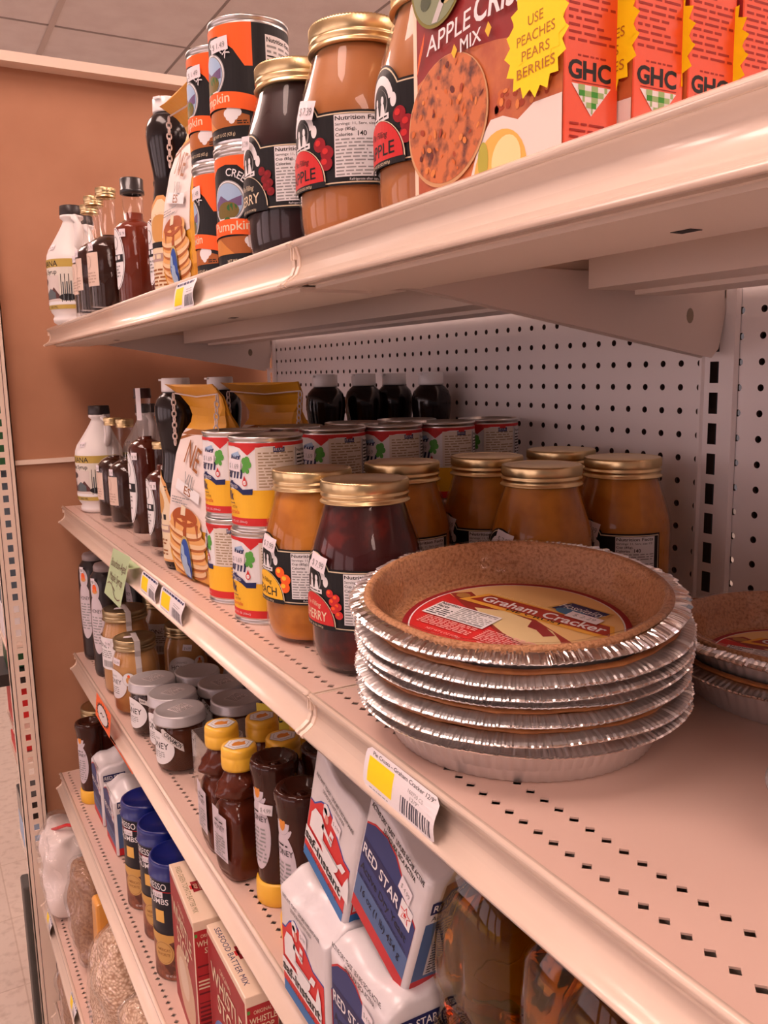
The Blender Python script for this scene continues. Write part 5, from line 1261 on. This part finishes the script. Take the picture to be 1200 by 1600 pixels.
def batter_box(label, loc, txt, pic, rz):
    w, d, h = .138, .036, .190; t = thing('batter_mix_box', label, 'box', loc, rz, 'batter mix cartons')
    MB().add(*rbox(d, w, h, .001), mat('cream carton', (.84, .66, .50), .38, coat=.25)).build('carton', t)
    T = Art(lambda u, v, e: (-d / 2 + v, w / 2 - u, h + e)); INK = flat('batter olive ink', (.26, .22, .10)) if pic else NAVY
    T.text(txt, .012, .0055, .0068, INK, 'l', wid=w - .030)
    cx, cy = .066, .0235
    T.at(2); T.poly([(cx - .012, cy - .008), (cx + .012, cy - .008), (cx + .011, cy + .006), (cx, cy + .010), (cx - .011, cy + .006)], DRED); T.rect(cx - .0045, cy - .0105, cx + .0045, cy - .006, RED); T.up(); T.text('WHISTLE', cx, cy + .0005, .0042, CREAM, 'c', wid=.019, bold=.01); T.text('STOP', cx, cy - .0055, .0042, CREAM, 'c', wid=.011, bold=.01)
    T.build('top_print', t)
    A = Art(facex(-d / 2, w / 2, 0)); A.rect(.002, .002, w - .002, h - .008, flat('batter maroon', (.34, .025, .03))); A.up()
    if pic: A.ell(w * .5, .06, .055, .045, flat('fried gold', (.62, .42, .28)), 30); A.up(); A.ell(w * .45, .065, .03, .025, flat('fried pale', (.70, .55, .42)), 24)
    else: A.ell(w * .5, .055, .058, .042, LBLUE, 30); A.up(); A.ell(w * .5, .050, .045, .030, flat('seafood tan', (.55, .40, .28)), 26); A.ell(w * .35, .060, .016, .012, SKY, 18)
    A.at(5); A.text('ORIGINAL', w * .5, .160, .007, CREAM, 'c', wid=.040); A.text('WHISTLE', w * .5, .132, .022, CREAM, 'c', wid=.112, bold=.012); A.text('STOP', w * .5, .104, .022, CREAM, 'c', wid=.070, bold=.012)
    A.build('front_print', t)
    B = Art(facey(-w / 2, -d / 2, 0)); B.rect(.001, .004, d - .001, h - .012, flat('batter red', (.45, .03, .035))); B.up(); B.rect(.0015, h - .020, .0045, h - .016, GREEN); B.text('ORIGINAL', .0185, h - .022, .0045, CREAM, 'c', wid=.020); B.text('WHISTLE', .0185, h - .033, .0075, CREAM, 'c', wid=.030, bold=.012); B.text('STOP', .0215, h - .043, .0075, CREAM, 'c', wid=.018, bold=.012)
    DK = flat('batter dark print', (.16, .015, .02))
    for k, zz in enumerate((.130, .118, .094, .082, .060, .048, .030)): B.rect(.003, zz, d - .003, zz + (.0014 if k % 2 else .0024), DK)
    B.fine(.003, .100, .030, .114, 3, CREAM, 5); B.fine(.003, .034, .030, .080, 8, DK, 6)
    B.build('side_print', t)
    return t
batter_box('cream topped carton lettered FRIED GREEN TOMATO BATTER MIX', (-.4770, .3730, Z4), 'FRIED GREEN TOMATO BATTER MIX', True, -.07)
batter_box('cream topped carton lettered SEAFOOD BATTER MIX', (-.4700, .2250, Z4), 'SEAFOOD BATTER MIX', False, -.02)

# ================================================================ bags on the lower shelves
def lumpy(w, d, h, seed, amp=.008, top_taper=.55, seg=(26, 30)):
    R = random.Random(seed); ph = [R.uniform(0, 6.28) for _ in range(8)]; V = []; F = []; n, m = seg[1], seg[0]
    for i in range(m + 1):
        v = i / m; z = h * v
        s = (1 - (1 - min(1, v / .12)) ** 2 * .35) * (1 - max(0, (v - .62) / .38) ** 1.8 * (1 - top_taper))
        for k in range(n):
            a = 2 * PI * k / n; c, q = math.cos(a), math.sin(a); e = (abs(c) ** 3.2 + abs(q) ** 3.2) ** (-1 / 3.2)
            o = amp * (math.sin(a * 3 + v * 7 + ph[0]) * .5 + math.sin(a * 5 - v * 11 + ph[1]) * .3 + math.sin(a * 9 + v * 17 + ph[2]) * .2 + math.sin(v * 14 + ph[3]) * .3)
            V.append(((d / 2 * s * e + o) * c, (w / 2 * s * e + o) * q, z + (amp * .8 * math.sin(a * 2 + ph[4]) if v > .8 else 0)))
    for i in range(m):
        for k in range(n): F.append((i * n + k, i * n + (k + 1) % n, (i + 1) * n + (k + 1) % n, (i + 1) * n + k))
    F.append(tuple(range(n))[::-1]); F.append(tuple(m * n + k for k in range(n)))
    return V, F
def film_bump(name, scale, strength):
    m = thin_glass(name, base=.035, edge=.45, rough=.09, milk=.05); nt = m.node_tree
    tc = nt.nodes.new('ShaderNodeTexCoord'); no = nt.nodes.new('ShaderNodeTexNoise'); no.inputs['Scale'].default_value = scale; no.inputs['Detail'].default_value = 2; no.inputs['Distortion'].default_value = 1.2
    bp = nt.nodes.new('ShaderNodeBump'); bp.inputs['Strength'].default_value = strength; bp.inputs['Distance'].default_value = .02
    nt.links.new(tc.outputs['Object'], no.inputs['Vector']); nt.links.new(no.outputs[0], bp.inputs['Height'])
    for n_ in nt.nodes:
        if n_.type == 'BSDF_GLOSSY': nt.links.new(bp.outputs[0], n_.inputs['Normal'])
    return m
CRINKLE = film_bump('crinkled film', 14, 1.)
FLAKE = mat('rolled oat flakes', (.66, .40, .25), .7)
def flakes(name, c1, c2, scale):
    m = mat(name, c1, .7); nt = m.node_tree; b = nt.nodes['Principled BSDF']
    tc = nt.nodes.new('ShaderNodeTexCoord'); mp = nt.nodes.new('ShaderNodeMapping'); mp.inputs['Scale'].default_value = (1, .75, 1.5)
    no = nt.nodes.new('ShaderNodeTexNoise'); no.inputs['Scale'].default_value = 18; mixv = nt.nodes.new('ShaderNodeMix'); mixv.data_type = 'VECTOR'; mixv.inputs[0].default_value = .012
    vo = nt.nodes.new('ShaderNodeTexVoronoi'); vo.inputs['Scale'].default_value = scale
    cr_ = nt.nodes.new('ShaderNodeValToRGB'); cr_.color_ramp.elements[0].color = (*c1, 1); cr_.color_ramp.elements[0].position = .25; cr_.color_ramp.elements[1].color = (*c2, 1); cr_.color_ramp.elements[1].position = .75
    bp = nt.nodes.new('ShaderNodeBump'); bp.inputs['Strength'].default_value = .8; bp.inputs['Distance'].default_value = .003; bp.invert = True
    nt.links.new(tc.outputs['Object'], mp.inputs[0]); nt.links.new(tc.outputs['Object'], no.inputs['Vector']); nt.links.new(mp.outputs[0], mixv.inputs[4]); nt.links.new(no.outputs['Color'], mixv.inputs[5])
    nt.links.new(mixv.outputs[1], vo.inputs['Vector']); nt.links.new(vo.outputs['Distance'], cr_.inputs[0]); nt.links.new(cr_.outputs[0], b.inputs['Base Color']); nt.links.new(vo.outputs['Distance'], bp.inputs['Height']); nt.links.new(bp.outputs[0], b.inputs['Normal'])
    return m
OATS = flakes('oat flakes', (.86, .64, .46), (.46, .25, .14), 210)
BRAN = mat('brown grain', (.40, .22, .12), .8, noise=(180, (.26, .12, .06), .4, .6))
def bag(name, label, loc, w, d, h, m, seed, cat='bag', group=None, taper=.55, tie=None, rz=0., amp=.008):
    t = thing(name, label, cat, loc, rz, group)
    V, F = lumpy(w, d, h, seed, amp, taper); MB().add(V, F, m, True).build('contents', t)
    V, F = lumpy(w + .006, d + .006, h + .006, seed, amp * 1.35, taper, (40, 60)); MB().add(V, F, CRINKLE, True).build('film_wrap', t)
    if tie: MB().add(*tube([(-d * .3, w * .1, h * .98), (0, -w * .1, h + .012), (d * .3, -w * .35, h + .016)], .0035, 7), tie, True).build('bag_tie', t)
    return t
bag('flour_bag', 'white flour bag with red tie at the far end of the fifth shelf', (-.5290, 1.1350, Z5 + .001), .125, .095, .172, mat('flour white', (.84, .74, .70), .7), 3, tie=RED, taper=.88)
bag('grain_bag', 'brown grain bag between the white flour bag and the oats', (-.5080, .9700, Z5 + .001), .130, .085, .170, BRAN, 4, taper=.75)
yl = thing('yellow_packet', 'orange yellow packet tucked between the brown grain bag and the oats', 'packet', (-.4900, .8520, Z5 + .001))
MB().add(*rbox(.085, .060, .185, .006, 2, 2, lambda c: (c.x, c.y * (1 - c.z * 2.0) - c.z * .12, c.z)), mat('gold packet', (.80, .36, .06), .3, coat=.4)).build('packet', yl)
bag('oat_bag', 'clear bag of rolled oats in the middle of the fifth shelf, farther of two', (-.5080, .7350, Z5 + .001), .165, .095, .165, OATS, 5, group='clear bags of rolled oats', taper=.45)
bag('oat_bag', 'clear bag of rolled oats nearest the camera, cut by the bottom picture edge', (-.5040, .5400, Z5 + .001), .185, .100, .170, OATS, 6, group='clear bags of rolled oats', taper=.5)
bag('grain_bag', 'brown grain bag on the lowest base shelf', (-.5200, 1.1150, Z6 + .001), .15, .09, .16, BRAN, 7)

# ================================================================ price tags and notes
def price_tag(label, y0, y1, z, xf=XF, txt=None, seed=1, group='curved price tags in the shelf channels'):
    """card sprung into the price channel between y1 (far) and y0 (near), bulging outward"""
    w = y1 - y0; hgt = .0305; t = thing('price_tag', label, 'price tag', (0, (y0 + y1) / 2, z), 0, group)
    def f(u, v, e):   # u 0..w left (far) to right (near), v 0..hgt
        k = v / hgt; s = u / w
        x = xf - .0012 - .0052 * (1 - k) - .0010 * math.sin(k * PI) - .0032 * s ** 3 * math.sin(k * PI)
        return (x - e, w / 2 - u, -.0292 + v * .93)
    A = Art(f)
    N = 10; rr = min(.006, w * .12)
    for k in range(N):
        a, b = hgt * k / N, hgt * (k + 1) / N
        ins = lambda v: rr * (1 - math.sqrt(max(0, 1 - ((abs(v - hgt / 2) - (hgt / 2 - rr)) / rr) ** 2))) if abs(v - hgt / 2) > hgt / 2 - rr else 0
        for q in range(6):
            def P(v, s_): i_ = ins(v); return i_ + (w - 2 * i_) * s_
            A.conv([(P(a, q / 6), a), (P(a, (q + 1) / 6), a), (P(b, (q + 1) / 6), b), (P(b, q / 6), b)], flat('tag paper', (.80, .76, .78)))
    A.up()
    for k in range(5): A.rect(w * .06, .0055 + .0038 * k, w * .42, .0055 + .0038 * (k + 1), BYEL)
    if txt: A.text(txt, w * .10, .0262, .0028, BLACK, 'l', wid=w * .84, bold=.004); A.text('160750 CS', w * .72, .0205, .0026, GREY, 'c', wid=w * .2); A.text('12/9"', w * .72, .0165, .0026, GREY, 'c', wid=w * .12)
    else: A.fine(w * .08, .0255, w * .94, .0292, 1, NAVY, seed, .7); A.fine(w * .58, .017, w * .9, .022, 2, GREY, seed + 2, .3)
    for k in range(3): A.bars(w * .54, .0030 + .0040 * k, w * .95, .0030 + .0040 * (k + 1) + .0001, flat('bar ink', (.07, .07, .10)), 13, seed)
    A.fine(w * .10, .0015, w * .40, .0035, 1, GREY, 6, .4)
    A.build('card', t)
    return t
price_tag('price tag for graham cracker pie crusts, large in the second shelf channel under the stack', -.2010, -.1050, Z2, txt='Pie Crusts - Graham Cracker 12/9"', seed=3)
price_tag('price tag in the second shelf channel, right of the two beside the green note', .3380, .4430, Z2, seed=4)
price_tag('price tag in the second shelf channel, left of the two, next to the green note', .4560, .5430, Z2, seed=5)
price_tag('price tag in the top shelf channel below the yellow bag', .2250, .3020, Z1, seed=6)
price_tag('small yellow price tag in the fifth shelf channel, farther one', 1.0900, 1.1550, Z5, -.574, seed=7)
price_tag('small yellow price tag in the fifth shelf channel, nearer one', .8150, .8750, Z5, -.574, seed=8)
nt_ = thing('paper_note', 'pale green handwritten paper note hanging from the second shelf edge', 'note', (0, 0, FZ))
def quadmap(TL, TR, BR, BL, x):
    def f(u, v, e):
        y = (BL[0] * (1 - u) + BR[0] * u) * (1 - v) + (TL[0] * (1 - u) + TR[0] * u) * v
        z = (BL[1] * (1 - u) + BR[1] * u) * (1 - v) + (TL[1] * (1 - u) + TR[1] * u) * v
        return (x - e + .004 * math.sin(v * PI) * 0, y, z)
    return f
A = Art(quadmap((.6575, -.2480), (.5484, -.2424), (.6411, -.3361), (.7535, -.3366), -.4885), 0, .0003)
V, F = box(-.4883, -.4879, 0, .001, 0, .001)
A.rect(0, 0, 1, 1, LGREEN); A.up(); INKN = flat('marker ink', (.16, .09, .06))
A.text('Bourbon-Aged', .5, .66, .17, INKN, 'c', wid=.84, rot=0.); A.text('Maple Syrup', .5, .38, .17, INKN, 'c', wid=.74)
A.line([(.08, .26), (.16, .31), (.30, .31), (.44, .24), (.52, .16), (.62, .10), (.78, .09), (.90, .14)], .022, INKN); A.line([(.40, .27), (.56, .22)], .02, INKN)
A.build('paper', nt_)
MB().add(*box(-.4885, XF - .0005, .560, .640, -.2615, -.2600), LGREEN).build('clip_fold', nt_)
ob = thing('shelf_talker', 'orange starburst shelf talker hanging under the third shelf channel', 'sign', (0, 0, FZ))
A = Art(quadmap((.8853, -.5440), (.7680, -.5450), (.7950, -.5960), (.9150, -.5960), -.4900), 0, .0003); A.rect(0, 0, 1, 1, ORANGE); A.up()
A.poly([(.12 + (.42 if 0 else .0), .0)] and [(.5 + .44 * (1 if k % 2 else .80) * math.cos(2 * PI * k / 36), .46 + .42 * (1 if k % 2 else .80) * math.sin(2 * PI * k / 36)) for k in range(36)], BLACK); A.up(); A.ell(.5, .46, .33, .32, flat('talker white', (.74, .70, .68)), 30); A.up(); A.line([(.35, .40), (.45, .52), (.52, .42), (.62, .54)], .03, BLACK)
A.build('card', ob)
m = MB(); m.add([(-.4895, .800, -.596), (-.4895, .815, -.596), (-.470, .735, -.640), (-.470, .715, -.628)], [(0, 1, 2, 3)], ORANGE); m.build('folded_corner', ob)
